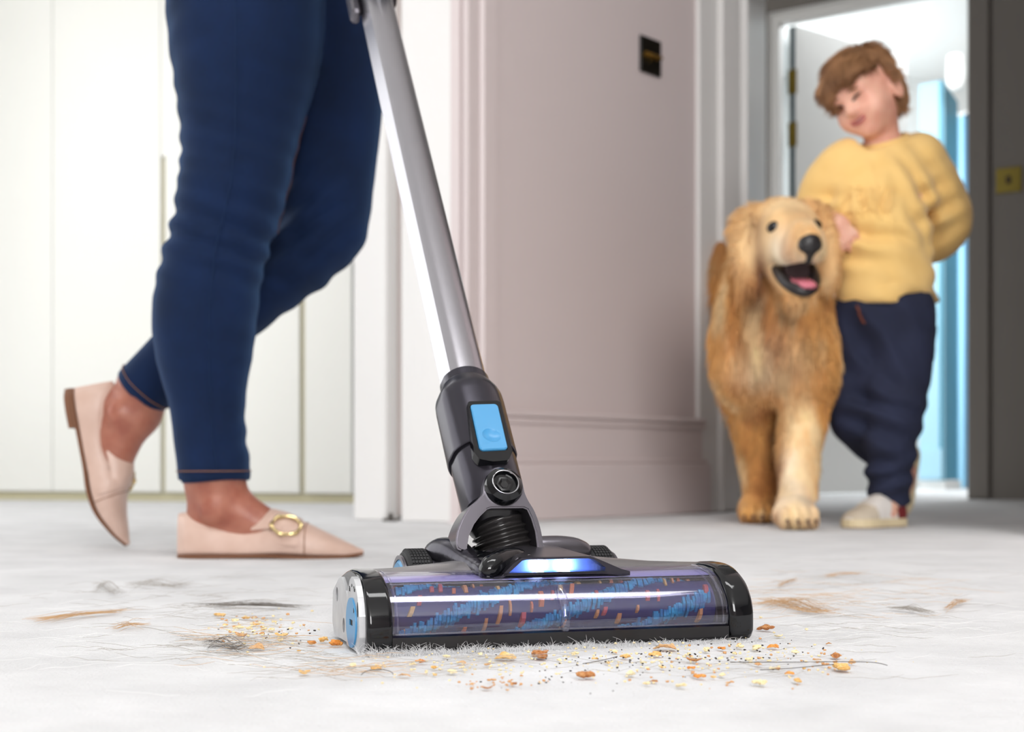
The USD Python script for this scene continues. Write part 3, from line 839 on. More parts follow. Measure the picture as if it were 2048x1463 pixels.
# raised lettering along the hood's front edge
tx = meshkit.text_mesh("ANTI HAIR WRAP", 0.0021, 0.0003)
tv, tf = V(tx); tv[:, 0] -= tv[:, 0].mean(); tv[:, 0] *= (0.034 / (tv[:, 0].max() - tv[:, 0].min()))
o_ = (hq(1110, 1111.5, bh + .006)); slope = unit(HL(.142, .066, .0645) - hq(1108, 1112, bh + .002)); slope = unit(slope - VU * (slope @ VU)); nn_ = np.cross(VU, slope)
part("lettering", (o_ + slope * 0.004 + np.outer(tv[:, 0], VU) + np.outer(tv[:, 1], slope) + np.outer(tv[:, 2] + .0002, nn_), tf), mat("letter_grey", sd(175, 170, 172), 0.5), vac, smooth=False)
# lamp: reflector, two emitters, lens
M_refl = mat("lamp_reflector", sd(96, 122, 206), 0.25, 0.3)
in2 = [((hq(x, y, bh) - HL(0, bh, 0)) @ VU, hq(x, y, bh)[2]) for x, y in ((1004, 1148), (1041, 1118), (1052, 1114), (1172, 1112), (1190, 1116), (1212, 1132), (1210, 1146))]
lamp = part("lamp_panel", prism(in2, 0.004, HL(0, bh + 0.009, 0), VU, Z3, VV), M_refl, vac, label="blue lamp panel under the hood")
part("lamp_tray", prism([(in2[0][0], .0485), (in2[-1][0], .0485), (in2[-1][0], .0505), (in2[0][0], .0505)], 0.016, HL(0, bh - .004, 0), VU, Z3, VV), M_gloss_black, lamp)
in3 = [((hq(x, y, bh) - HL(0, bh, 0)) @ VU, hq(x, y, bh)[2]) for x, y in ((1014, 1144.5), (1041, 1120), (1052, 1117), (1172, 1115), (1186, 1118), (1207, 1133), (1206, 1142))]
part("lens", prism(in3, 0.0008, HL(0, bh - 0.0005, 0), VU, Z3, VV), M_lens, lamp)
for px in (1080, 1131):
    c_ = hq(px, 1129.5, bh + .005)
    part("led", lathe([(0.0, -.0004), (0.0044, -.0004), (0.0044, .0012), (0.0, .0012)], c_, -VV, 24), M_led, lamp, smooth=False, label="lit white lamp")
for px in (1030, 1190):
    c_ = hq(px, 1133, bh + .003)
    part("lens_clip", cat_mesh([obox(c_ - VU * .0016 - Z3 * .002, VU * .0008, VV * .003, Z3 * .0045), obox(c_ + VU * .0008 - Z3 * .002, VU * .0008, VV * .003, Z3 * .0045), obox(c_ - VU * .0016 + Z3 * .002, VU * .0032, VV * .003, Z3 * .0008)]), M_clear, lamp)

# --- the wand
WK = 1.17 / 1.12                            # the wand was measured at 1.12 m and stands at 1.17 m
P1, P0 = at(927.7, 762, 1.12 * WK), at(751, 0, 1.54 * WK)
WD = unit(P0 - P1)
yaw = unit(-VV)
WF = unit(yaw - WD * (yaw @ WD)); WS = np.cross(WD, WF); WS = WS if WS @ VU > 0 else -WS
def wp(t, s=0.0, f=0.0): return P1 + WK * (-WD * t + WS * s + WF * f)
def dprof(k=1):
    """The wand's section: a broad rounded front, a crease, flat flanks, a rounded back."""
    fr = np.stack([np.sin(x := np.radians(np.linspace(-50, 50, 19))), np.cos(x)], 1)
    bk = np.stack([np.sin(x := np.radians(np.linspace(106, 254, 15))) * 1.0, np.cos(x)], 1)
    return np.vstack([fr, bk])
DP = dprof()
CIR = np.stack([np.sin(x := np.radians(np.arange(48) * 7.5)), np.cos(x)], 1)
def rings_at(stations, prof):
    return [np.array([wp(t, r * q[0] + os, r * q[1] + of) for q in prof]) for t, r, os, of in stations]
part("wand", loft(rings_at([(0.03, .0186, 0, 0), (-0.30, .0186, 0, 0), (-0.66, .0186, 0, 0)], DP)), M_tube, vac, label="brushed grey metal wand", smooth=15)
SQ = rrect(2.0, 2.0, 0.62, 8); SQ = SQ[::-1] if Polygon(SQ).exterior.is_ccw else SQ
COL = np.vstack([np.stack([np.sin(x := np.radians(np.linspace(-70, 70, 25))), np.cos(x)], 1), np.stack([np.sin(x := np.radians(np.linspace(95, 265, 25))), np.cos(x)], 1)])
part("collar", loft(rings_at([(0.004, .0181, 0, 0), (0.004, .0196, 0, 0), (0.0115, .0199, 0, 0), (0.0135, .0212, 0, 0), (0.0225, .0252, 0, -.0002), (0.027, .0264, 0, -.0004), (0.034, .0267, 0, -.0004), (0.089, .0265, 0, 0), (0.0905, .0258, 0, 0), (0.0905, .0235, 0, 0)], COL)), M_gun_dark, vac, smooth=25, label="gunmetal wand collar")
part("neck", loft(rings_at([(0.0885, .0236, 0, 0), (0.091, .0244, .0004, 0), (0.096, .0247, .0004, 0), (0.118, .0244, .0008, -.0002), (0.132, .0236, .001, -.0016), (0.139, .0224, .001, -.003), (0.139, .018, .001, -.003)], COL)), M_gun_dark, vac, smooth=25)
part("neck_boot", loft(rings_at([(0.120, .0225, 0, -.003), (0.138, .0218, 0.0005, -.005), (0.146, .0195, 0.001, -.008), (0.150, .015, 0.001, -.009)], CIR)), M_blackp, vac)
# release catch on the front of the collar
def bp(px, py, f=0.0262):
    q = on_plane(px, py, wp(0.05, 0, f), WF)
    return np.array([(q - wp(0.05, 0, f)) @ WS, (q - wp(0.05, 0, f)) @ WD])
def rounded(pts, r): return Polygon(pts).buffer(-r, join_style=1).buffer(r, quad_segs=6)
bez = rounded([bp(x, y) for x, y in ((934, 806), (999, 804), (1024, 905), (1016, 923), (985, 926), (958, 921), (947, 908))], 0.003)
btn = rounded([bp(x, y, .029) for x, y in ((940.5, 808.5), (995, 807), (1016, 897), (960, 900))], 0.0032)
btn_hole = btn.buffer(0.0006)
bz = part("catch_bezel", prism(bez.difference(btn_hole), 0.0072, wp(0.05, 0, 0.0212), WS, WD, WF), M_gloss_black, vac)
def man(mesh):
    v, f = V(trimesh.Trimesh(*V(mesh), process=True))
    return m3.Manifold(m3.Mesh(v.astype(np.float32), f.astype(np.uint32)))
o_ = wp(0.05, 0, 0.0215)
b0 = prism(btn.buffer(-0.0008), 0.0085, o_, WS, WD, WF); b1 = prism(btn, 0.0077, o_, WS, WD, WF)
q = bp(983, 870.5, .029); dc = wp(0.05, 0, 0.0) + WS * q[0] + WD * q[1] + WF * (0.0215 * WK + 0.0085 + 0.0120)
ball = trimesh.creation.icosphere(4, 0.0142); ball.apply_translation(dc)
catch = m3.Manifold.batch_hull([man(b0), man(b1)]) - man(ball)
part("release_catch", catch, M_blue, vac, smooth=35, label="blue release catch with a thumb dimple")

# yoke and swivel knob
yo = at(1000, 1090, 1.046); yn = unit(np.array([math.sin(TH), -math.cos(TH), 0.22])); ys = unit(np.cross(Z3, -yn)); ys = ys if ys @ VU > 0 else -ys; yu = np.cross(ys, yn); yu = yu if yu[2] > 0 else -yu
def yp(px, py):
    q = on_plane(px, py, yo, yn) - yo
    return (q @ ys, q @ yu)
def smooth_poly(pts, n): return spline(np.array(pts), n)
knob_c = (1007, 972)
outer = [(932, 1103), (914, 1096), (911, 1080), (914, 1062), (922, 1040), (938, 1014), (956, 998), (966, 984), (968, 968), (976, 950), (992, 940), (1012, 938), (1032, 946), (1044, 962), (1049, 984), (1056, 1000), (1068, 1020), (1078, 1046), (1084, 1072), (1087, 1097), (1080, 1104)]
innr = [(1074, 1104), (1074, 1092), (1070, 1062), (1062, 1036), (1054, 1019), (1046, 1015.5), (982, 1016), (974, 1018.5), (960, 1032), (948, 1048), (938, 1070), (934, 1094), (936, 1104)]
yk = Polygon([yp(*p) for p in np.vstack([smooth_poly(outer, 90), innr])]).buffer(0)
yk = yk if yk.geom_type == "Polygon" else max(yk.geoms, key=lambda g: g.area)
DEP = 0.026
y_out = prism(yk.buffer(-0.0012), DEP + 0.0012, yo + yn * 0.0012, ys, yu, -yn)
part("yoke", cat_mesh([prism(yk, DEP, yo, ys, yu, -yn), y_out]), M_gun, vac, label="grey swivel yoke")
kc = on_plane(*knob_c, yo + yn * 0.0015, yn); kax = unit(yn * 1.0 + Z3 * 0.35)
kb = part("swivel_knob", lathe([(0.0142, -.004), (0.0148, .0), (0.0138, .0035), (0.0108, .0062), (0.0100, .0066), (0.0092, .0062), (0.0088, .0030), (0.0, .0022)], kc, kax, 44), M_gloss_black, vac, label="black recessed swivel knob")
_t = np.arange(44) / 44 * 2 * np.pi; _e = unit(np.cross(kax, Z3)); _g = np.cross(kax, _e)
part("knob_ring", tube(kc + kax * .0066 + 0.0098 * (np.cos(_t)[:, None] * _e + np.sin(_t)[:, None] * _g), 0.0005, 8, closed=True), M_chrome, kb)
part("knob_core", lathe([(0.0066, .002), (0.0066, .0038), (0.005, .0042), (0.003, .0030), (0, .003)], kc, kax, 6), M_blackp, kb)
part("knob_hinge", tube([kc - kax * 0.002, kc - kax * 0.020], 0.013, 28), M_gun_dark, vac)

# ribbed hose inside the yoke
hp0, hp1, hp2 = wp(0.122, 0.0005, -0.008), at(999, 1060, 1.080), at(1012, 1108, 1.078)
N = 150
cl = spline([hp0, hp1, hp2], N)
rib = 0.0205 + 0.0016 * np.cos(np.linspace(0, 7.2 * 2 * np.pi, N)) + np.linspace(-0.002, 0.0025, N)
part("ribbed_hose", tube(cl, rib, 40), mat("hose_black", sd(44, 42, 42), 0.14), vac, label="glossy black ribbed hose")
# moulded shoulders round the foot of the hose
def blob(c, r, R=None, n=3):
    m = trimesh.creation.icosphere(n); v = m.vertices * np.asarray(r)
    if R is not None:
        v = v @ np.asarray(R)
    return np.asarray(c) + v, np.array(m.faces)
HR = np.array([VU, VV, Z3])
part("hose_skirt", cat_mesh([lathe([(0.031, -.012), (0.030, -.002), (0.0265, .003), (0.0225, .0045), (0.0205, .003), (0.020, -.004)], at(1004, 1106, 1.066), unit(np.array([0, -0.1, 1])), 48), blob(at(1000, 1126, 1.03), (0.024, 0.020, 0.0085), HR)]), M_gloss_black, vac)
sh = Soft(0.0016)
sh.chain([at(872, 1106, 1.080), at(905, 1108, 1.062), at(938, 1126, 1.035), at(975, 1148, 1.0)], [0.009, 0.0105, 0.0075, 0.0045], 0.006, 4)
part("shoulder", sh.mesh(pad=0.01), M_gun_dark, vac, smooth=True)
sh = Soft(0.0016)
sh.chain([at(1055, 1100, 1.085), at(1110, 1098, 1.095), at(1165, 1101, 1.105)], [0.008, 0.0085, 0.007], 0.006, 4)
part("shoulder", sh.mesh(pad=0.01), M_gun, vac, smooth=True)
sh = Soft(0.0014)
sh.chain([at(972, 1146, 0.997), at(985, 1132, 1.003), at(1004, 1120, 1.015), at(1040, 1112, 1.03)], [0.0035, 0.0062, 0.0065, 0.005], 0.005, 4)
part("swirl_fairing", sh.mesh(pad=0.01), M_gloss_black, vac, smooth=True)

# above the picture's edge: the motor body and handle
clip = loft(rings_at([(-0.615, .0200, 0, 0), (-0.62, .0245, 0, -.001), (-0.66, .0262, 0, -.001), (-0.66, .02, 0, 0)], COL))
part("wand_socket", clip, M_gun_dark, vac, smooth=25)
part("socket_catch", obox(wp(-0.585, -.0285, -.016), WS * .010, WF * 0.018, WD * 0.09, .003), M_gun, vac)
part("dust_canister", loft(rings_at([(-0.655, .03, 0, .0), (-0.66, .048, 0, .022), (-0.67, .052, 0, .022), (-0.84, .052, 0, .022), (-0.85, .048, 0, .022)], CIR)), mat("canister_grey", sd(60, 62, 70), 0.12), vac, smooth=25)
part("motor_body", loft(rings_at([(-0.85, .046, 0, .022), (-0.86, .050, 0, .022), (-0.95, .048, 0, .01), (-0.97, .04, 0, .01)], CIR)), M_gun_dark, vac, smooth=25)
part("grip", tube(spline([wp(-0.96, 0, .0), wp(-0.99, 0, -.015), wp(-0.98, 0, -.045), wp(-0.90, 0, -.058), wp(-0.83, 0, -.048), wp(-0.81, 0, -.02)], 40), 0.013, 16), M_blackp, vac)

# ================================================================== the person in jeans
YA, YB = 1.945, 2.09                                  # depths of the planted and the trailing leg
M_skin = mat("skin", sd(176, 114, 93), 0.40, vary=(38, sd(158, 92, 74)), subsurface_weight=0.12, subsurface_scale=0.006)
M_denim = usdkit.material(stage, "/World/Looks/denim", {
    "g": ("texture_coordinate", {}), "w": ("wave_texture", {"scale": 420.0, "distortion": 1.2, "detail": 2.0, "bands_direction": "diagonal"}),
    "n": ("noise_texture", {"scale": 14.0, "detail": 5.0}), "n2": ("noise_texture", {"scale": 700.0, "detail": 2.0}),
    "r": ("rgb_ramp", {"ramp": [(0.3, sd(6, 17, 38)), (0.7, sd(11, 29, 62))]}),
    "m": ("mix", {"mix_type": "mix", "fac": 0.18, "color2": sd(36, 72, 128)}), "mm": ("math", {"math_type": "multiply", "value2": 0.22}),
    "b": ("bump", {"strength": 0.35, "distance": 0.0012}), "p": ("principled_bsdf", {"roughness": 0.8, "sheen_weight": 0.22, "sheen_roughness": 0.4, "sheen_tint": sd(120, 170, 230), "specular_ior_level": 0.2})},
    [("g.object", "w.vector"), ("g.object", "n.vector"), ("g.object", "n2.vector"), ("n.fac", "r.fac"), ("r.color", "m.color1"), ("n2.fac", "mm.value1"), ("mm.value", "m.fac"),
     ("m.color", "p.base_color"), ("w.fac", "b.height"), ("b.normal", "p.normal")], surface="p.BSDF")
M_stitch = mat("tan_stitch", sd(150, 104, 70), 0.7)
M_leather = mat("nude_leather", sd(208, 176, 160), 0.42, bump=(240, 0.06, 0.0006), vary=(30, sd(216, 186, 171)))
M_lining = mat("shoe_lining", sd(150, 110, 88), 0.6)
M_sole = mat("shoe_sole_brown", sd(120, 78, 52), 0.55)
M_gold = mat("pale_gold", sd(226, 204, 150), 0.16, 1.0)

woman = thing("person", "person in dark blue skinny jeans and nude loafers walking behind the vacuum", "person", loc=tuple(at(480, 0, YA) * [1, 1, 0]))
# leg centre lines: pixel column, row, half width in pixels
front_leg = [(491, -300, 172), (491, -150, 163), (491, 0, 153), (492, 100, 146), (485, 200, 124), (478, 280, 107), (472, 340, 102), (460, 400, 100), (441, 476, 93), (423, 535, 94), (413, 600, 98), (408, 660, 95), (408, 725, 86), (415, 810, 69), (419, 870, 65), (428, 930, 65), (432, 975, 65)]
back_leg = [(600, -300, 172), (640, -150, 150), (650, 0, 122), (656, 110, 112), (655, 220, 105), (652, 310, 98), (648, 390, 92), (645, 450, 86)]
back_shin = [(650, 452, 80), (600, 508, 76), (520, 570, 70), (438, 640, 66), (352, 715, 58), (296, 768, 53), (278, 790, 51)]
def px_chain(rows, Y0, Y1, grow=0.0):
    n = len(rows); out = []
    for i, (x, y, r) in enumerate(rows):
        Y = Y0 + (Y1 - Y0) * i / (n - 1)
        out.append((*at(x, y, Y), r / F * Y + grow))
    return np.array(out)
jl = px_chain(front_leg, YA + 0.01, YA); jb = px_chain(back_leg, YB - .03, YB); js = px_chain(back_shin, YB, YB + 0.03)
jeans = Soft(0.0045)
jeans.chain(jl[:, :3], jl[:, 3] * 0.985, 0.012, 3)
jeans.chain(jb[:, :3], jb[:, 3] * 0.985, 0.012, 3)
jeans.chain(js[:, :3], js[:, 3] * 0.985, 0.012, 3)
hipc = (jl[0, :3] + jb[0, :3]) / 2 + np.array([-0.01, 0, 0.05])
jeans.ell(hipc, (0.17, 0.165, 0.17), None, 0.06)
kneeA, kneeB = at(441, 440, YA), at(655, 445, YB)
def wrinkle(P):
    d = np.zeros(len(P))
    for (c, ax, amp, wl, size) in ((at(395, 400, YA), unit([0.25, 0, 1.0]), 0.0026, 0.031, 0.085), (at(455, 455, YA), unit([0.30, 0, 1]), 0.0023, 0.037, 0.09),
                                   (at(575, 440, YB - .03), unit([-0.55, 0, 0.8]), 0.0050, 0.034, 0.06), (at(490, 890, YA), unit([-0.2, 0, 1]), 0.0013, 0.040, 0.04),
                                   (at(600, 585, YB), unit([0.6, 0, .6]), 0.0022, 0.05, 0.06), (at(380, 60, YA), unit([-.25, 0, 1]), 0.001, 0.05, 0.08)):
        q = P - c
        ph = (q @ ax) / wl * 2 * np.pi + 2.2 * meshkit.noise(P * 16 + 3)
        d += amp * np.sin(ph) * np.exp(-(q ** 2).sum(1) / (2 * size ** 2)) * (0.5 + meshkit.noise(P * 22 + 9))
    return d + 0.003 * (meshkit.fbm(P * 9, 2) - 0.5)
hemA, hemAn = at(431, 959, YA), unit([0.02, 0, -1.0])
hdir = unit(js[-1, :3] - js[-3, :3]); hemB = at(280, 782, YB + .03)
waist = hipc + np.array([0, 0, 0.13])
def jeans_clip(P):
    a1 = np.where(np.abs(P[:, 0] - hemA[0]) < 0.13, (P - hemA) @ hemAn, -1)
    a1 = np.where(np.linalg.norm(P - hemA, axis=1) < 0.2, a1, -1)
    a2 = np.where(np.linalg.norm(P - hemB, axis=1) < 0.11, (P - hemB) @ hdir, -1)
    return np.maximum(np.maximum(a1, a2), (P - waist) @ Z3)
jv, jf = jeans.mesh(wrinkle, jeans_clip)
jp = part("jeans", (jv, jf), M_denim, woman, smooth=True, label="dark blue skinny jeans")
# hems and seams: raised bands and stitching that follow the cloth
jtree = cKDTree(jv); jn = normals(jv, jf)
def hug(P, out):
    P = np.asarray(P, float); i = jtree.query(P)[1]
    return jv[i] + jn[i] * out
def hoop(c, n_, r, k=48):
    e = unit(np.cross(n_, [0, 1, 0])); g = np.cross(n_, e); th = np.arange(k) / k * 2 * np.pi
    return np.asarray(c) + r * (np.cos(th)[:, None] * e + np.sin(th)[:, None] * g)
def smooth_loop(P, it=3):
    for _ in range(it):
        P = (P + np.roll(P, 1, 0) + np.roll(P, -1, 0)) / 3
    return P
for c, n_, r, nm in ((hemA, hemAn, 0.045, "hem"), (hemB, hdir, 0.04, "hem")):
    l0 = smooth_loop(hug(hoop(c - n_ * 0.003, n_, r), 0.0015)); l1 = smooth_loop(hug(hoop(c - n_ * 0.013, n_, r), 0.0018)); l2 = smooth_loop(hug(hoop(c - n_ * 0.016, n_, r), 0.0))
    lin = l0 * 0.93 + l0.mean(0) * 0.07
    hm = part(nm, loft(np.array([l2, l1, l0 + n_ * 0.002, lin + n_ * 0.002, lin - n_ * .01]), cap=False), M_denim, jp, smooth=True)
    st = smooth_loop(hug(hoop(c - n_ * 0.0125, n_, r), 0.0026))
    part("hem_stitching", tube(st, 0.0006, 6, closed=True), M_stitch, jp)
def seam(pxs, Y, r=0.0011, m=None, out=0.0007, name="seam"):
    P = spline([at(x, y, Y) for x, y in pxs], 70)
    Q = hug(P, out)
    for _ in range(2):
        Q[1:-1] = (Q[:-2] + Q[1:-1] + Q[2:]) / 3
    part(name, tube(Q, r, 6), m or M_denim, jp)
seam([(470, -60), (468, 200), (455, 380), (432, 520), (425, 700), (433, 850), (438, 945)], YA - 0.11)
seam([(622, 235), (628, 330), (620, 390), (596, 440), (575, 475)], YB - 0.11, 0.0008, mat("rust_stitch", sd(96, 56, 46), .7), 0.0004)

# body: feet and ankles, one surface with the legs inside the jeans
body = Soft(0.0040)
inn = lambda q: q[:, 3] * 0.80
body.chain(jl[:, :3], inn(jl), 0.012, 2).chain(jb[:, :3], inn(jb), 0.012, 2).chain(js[:, :3], inn(js), 0.012, 2).ell(hipc, (0.14, 0.135, 0.14), None, 0.06)
SL = 0.2515
heelA = at(358, 1115, YA); yaw_a = math.radians(2.0)
def placeA(v):
    c, s_ = math.cos(yaw_a), math.sin(yaw_a)
    return np.stack([v[:, 0] * c - v[:, 1] * s_, v[:, 0] * s_ + v[:, 1] * c, v[:, 2] - 0.0012], 1) + [heelA[0], heelA[1], 0]
toeB = at(251, 1103, YB + 0.03); pit = math.radians(-56)
def placeB(v):
    x, z = v[:, 0] - SL, v[:, 2] - 0.004
    c, s_ = math.cos(pit), math.sin(pit)
    return np.stack([x * c - z * s_, v[:, 1], x * s_ + z * c], 1) + [toeB[0], toeB[1], 0.006]
def bend_shoe(v, bend, y_sign):
    """Fold the sole up at the ball of the foot: the toe stays, the heel lifts."""
    v = np.array(v, float)
    if bend:
        x, z = v[:, 0] - 0.70 * SL, v[:, 2]
        ang = -np.radians(bend) * np.clip((0.035 - x) / 0.07, 0, 1)
        xb = np.clip(x, -0.035, 0.035)
        t = np.linspace(-0.035, 0.035, 60); aa = -np.radians(bend) * (0.035 - t) / 0.07; dt = t[1] - t[0]
        X = np.cumsum(np.cos(aa)) * dt; X += 0.035 - X[-1]; Zz = np.cumsum(np.sin(aa)) * dt; Zz -= Zz[-1]
        bx, bz = np.interp(xb, t, X) + (x - xb) * np.cos(ang), np.interp(xb, t, Zz) + (x - xb) * np.sin(ang)
        v[:, 0] = bx - np.sin(ang) * z + 0.70 * SL; v[:, 2] = bz + np.cos(ang) * z
    v[:, 1] *= y_sign
    return v
foot_pts = np.array([(.036, 0, .030, .0225), (.075, 0, .032, .0235), (.120, 0, .030, .0225), (.165, 0, .022, .0150), (.205, 0, .014, .0075)])
instep = np.array([(.054, 0, .092, .0285), (.070, 0, .070, .0285), (.100, 0, .052, .0240), (.135, 0, .036, .0190), (.175, 0, .022, .0110)])
achil = np.array([(.036, 0, .100, .0190), (.033, 0, .070, .0175), (.031, 0, .040, .0205)])
def add_foot(place, bend, leg, ys):
    for ch in (foot_pts, instep, achil):
        P = place(bend_shoe(ch[:, :3], bend, ys)); body.chain(P, ch[:, 3], 0.012, 2)
    q = place(bend_shoe(np.array([[.054, 0, .092], [.036, 0, .100], [.050, -.029, .066], [.050, .029, .066]]), bend, ys))
    body.cone(q[0], leg, 0.0285, 0.036, 0.02).cone(q[1], leg, 0.019, 0.030, 0.02)
    for c in q[2:]:
        body.ell(c, (0.0115, 0.0085, 0.0135), None, 0.02)
add_foot(placeA, 0, at(430, 945, YA), 1)
add_foot(placeB, 23, at(290, 772, YB + 0.03), 1)
bv, bf = body.mesh(lambda P: 0.0010 * (meshkit.fbm(P * 30, 2) - .5))
part("body", (bv, bf), M_skin, woman, smooth=True)

# loafers, built flat (x to the toe, z up, y across) and then set on the carpet or bent up onto the toes
def shoe_parts(bend, place, y_sign):
    n, k = 60, 36
    xs = np.linspace(0, 1, n)
    top = np.interp(xs, [0, .03, .10, .20, .30, .38, .45, .52, .58, .66, .74, .82, .90, .96, 1.0], [.060, .066, .061, .053, .046, .0425, .046, .053, .0585, .053, .043, .0335, .0235, .0165, .0105])
    top = np.convolve(np.pad(top, 2, "edge"), np.ones(5) / 5, "valid")
    bot = np.interp(xs, [0, .08, .3, .5, .75, .92, 1.0], [.004, .004, .0045, .005, .003, .004, .0065])
    wid = np.interp(xs, [0, .02, .06, .14, .3, .45, .6, .72, .82, .90, .96, .99, 1.0], [.010, .020, .027, .0315, .031, .033, .0395, .0400, .0345, .0250, .0150, .0075, .0035])
    wid = np.convolve(np.pad(wid, 1, "edge"), np.ones(3) / 3, "valid")
    def sec(i, grow=0.0, z0=None, z1=None):
        th = np.arange(k) / k * 2 * np.pi
        c, s = np.cos(th), np.sin(th)
        zb, zt = bot[i] if z0 is None else z0, top[i] if z1 is None else z1
        open_ = xs[i] < 0.50
        ex = 0.55 if open_ else 0.80
        z = np.where(s >= 0, zb + (zt - zb) * (0.30 + 0.70 * np.abs(s) ** ex), zb + (zt - zb) * 0.30 * (1 - np.abs(s) ** 0.45))
        y = (wid[i] + grow) * np.sign(c) * np.abs(c) ** (0.62 if open_ else 0.75)
        y = y * np.where(s > 0, 1 - (0.26 if open_ else 0.16) * np.abs(s) ** 1.5, 1.0)
        return np.stack([np.full(k, xs[i] * SL), y, z], 1)
    def put(m):
        v, f = V(m)
        return place(bend_shoe(v, bend, y_sign)), f
    upper = [sec(i) for i in range(n)]
    up = part("shoe", put(loft(upper)), M_leather, woman, smooth=40, label=None)
    # sole and heel
    sole = []
    for i in range(n):
        w_ = wid[i] * 0.96 + .0006
        sole.append(np.array([[xs[i] * SL, w_, bot[i] + .0022], [xs[i] * SL, w_, bot[i] - .0022], [xs[i] * SL, -w_, bot[i] - .0022], [xs[i] * SL, -w_, bot[i] + .0022]]))
    part("sole", put(loft(sole)), M_sole, up)
    hs = [np.array([[xs[i] * SL - .001, y_ * wid[i] * 0.97, z_] for y_ in (-1, -.5, 0, .5, 1)] + [[xs[i] * SL - .001, y_ * wid[i] * .97, z_ - .0001] for y_ in (1, .5, 0, -.5, -1)]) for i in (0,) for z_ in (0,)]
    hl = Polygon([(xs[i] * SL - .001, wid[i] * .97) for i in range(0, 15)] + [(xs[i] * SL - .001, -wid[i] * .97) for i in range(14, -1, -1)])
    part("heel", put(prism(hl, 0.0085, (0, 0, -0.0072), np.array([1., 0, 0]), np.array([0, 1., 0]), Z3)), M_sole, up)
    # dark opening and its edge
    op = [i for i in range(2, 30)]
    lip_l = [sec(i)[8] for i in op]; lip_r = [sec(i)[10] for i in op]
    def edge(i, s_): 
        q = sec(i); j = 7 if s_ > 0 else 11
        return q[j]
    loop = [edge(i, 1) for i in op] + [edge(i, -1) for i in op[::-1]]
    part("topline", put(tube(smooth_loop(np.array(loop), 2), 0.0012, 8, closed=True)), M_lining, up)
    # tongue, strap, ring
    tg = []
    for u in np.linspace(0, 1, 14):
        row = []
        for v_ in np.linspace(-1, 1, 17):
            x_ = (0.405 + 0.100 * (1 - abs(v_) ** 1.6)) * (1 - u) + 0.63 * u
            zc, zs = np.interp(x_, [.40, .51, .58, .64], [.066, .0685, .0640, .0570]), np.interp(x_, [.4, .5, .64], [.036, .038, .036])
            an = v_ * math.radians(82)
            row.append((x_ * SL, (0.0285 + .006 * u) * math.sin(an), zs + (zc - zs) * math.cos(an) ** .8))
        tg.append(row)
    part("tongue", put(sheet(np.array(tg), 0.0024, Z3)), M_leather, up, smooth=40)
    sp = []
    for i in range(34, 40):
        q = sec(i, 0.0010)[0:19] + np.array([0, 0, 0.0022]); q[:, 1] *= 1.035; sp.append(q)
    part("strap", put(sheet(np.array(sp), 0.0020, Z3)), M_leather, up, smooth=40)
    i = 37; c0 = sec(i)[7]; 
    th = np.arange(40) / 40 * 2 * np.pi
    nrm_ = unit([0.22, 0.74, 0.62]); e1 = unit(np.cross([0, 0, 1.0], nrm_)); e2 = np.cross(nrm_, e1)
    cc = sec(35)[3] * .5 + sec(35)[4] * .5 + nrm_ * 0.0055
    ring = np.array([cc + 0.0195 * math.cos(a_) * e1 * (1 + 0.04 * math.cos(6 * a_)) + 0.0155 * math.sin(a_) * e2 * (1 + 0.04 * math.cos(6 * a_)) for a_ in th])
    part("ring_buckle", put(tube(ring, 0.0026 + 0.0006 * np.cos(6 * th), 12, closed=True)), M_gold, up, smooth=50, label="pale gold ring buckle")
    part("vamp_seam", put(tube(np.array([sec(41)[j] * [1, 1.01, 1.0] + [0, 0, .0003] for j in range(-6, 25)]), 0.0008, 6)), M_lining, up)
    return up
sA = shoe_parts(0, placeA, -1)
tag(sA, label="nude loafer planted flat, with a gold ring")
sB = shoe_parts(23, placeB, 1)
tag(sB, label="nude loafer standing on its toe, heel raised")

# ================================================================== the dog
dog = thing("dog", "golden retriever standing with open mouth beside the child in the yellow sweatshirt", "dog", loc=tuple(at(1545, 0, 2.95) * [1, 1, 0]))
def pr(x, y, Y, r): return (*at(x, y, Y), r)
db = Soft(0.0050)
def dchain(rows, k=0.03, sub=2):
    q = np.array([pr(*r) for r in rows]); db.chain(q[:, :3], q[:, 3], k, sub)
dchain([(1552, 705, 2.99, .080), (1552, 672, 3.12, .086), (1548, 655, 3.35, .088), (1538, 652, 3.62, .080)], 0.05)
db.ell(at(1546, 680, 2.97), (.088, .070, .115), None, 0.05)
dchain([(1562, 480, 2.93, .060), (1556, 560, 2.96, .080), (1550, 640, 2.98, .088)], 0.05)
dchain([(1496, 640, 3.00, .046), (1498, 720, 2.99, .046), (1503, 800, 3.03, .041)], 0.05)
dchain([(1612, 640, 2.97, .046), (1610, 720, 2.94, .046), (1608, 790, 2.94, .042)], 0.05)
dchain([(1608, 780, 2.94, .042), (1607, 850, 2.95, .038), (1599, 940, 2.90, .031), (1594, 1000, 2.86, .028), (1590, 1030, 2.83, .031)], 0.02, 3)
dchain([(1502, 790, 3.03, .041), (1508, 860, 3.08, .037), (1520, 950, 3.10, .027), (1519, 1000, 3.11, .025), (1514, 1024, 3.10, .028)], 0.02, 3)
for sx, dY in ((1538, 0.0), (1592, 0.06)):            # hind legs: thigh, knee forward, hock back, shank, paw
    dchain([(sx - 4, 690, 3.58 + dY, .085), (sx, 800, 3.50 + dY, .062), (sx, 850, 3.46 + dY, .045), (sx, 925, 3.64 + dY, .028), (sx, 990, 3.60 + dY, .024), (sx, 1010, 3.56 + dY, .028)], 0.03, 3)
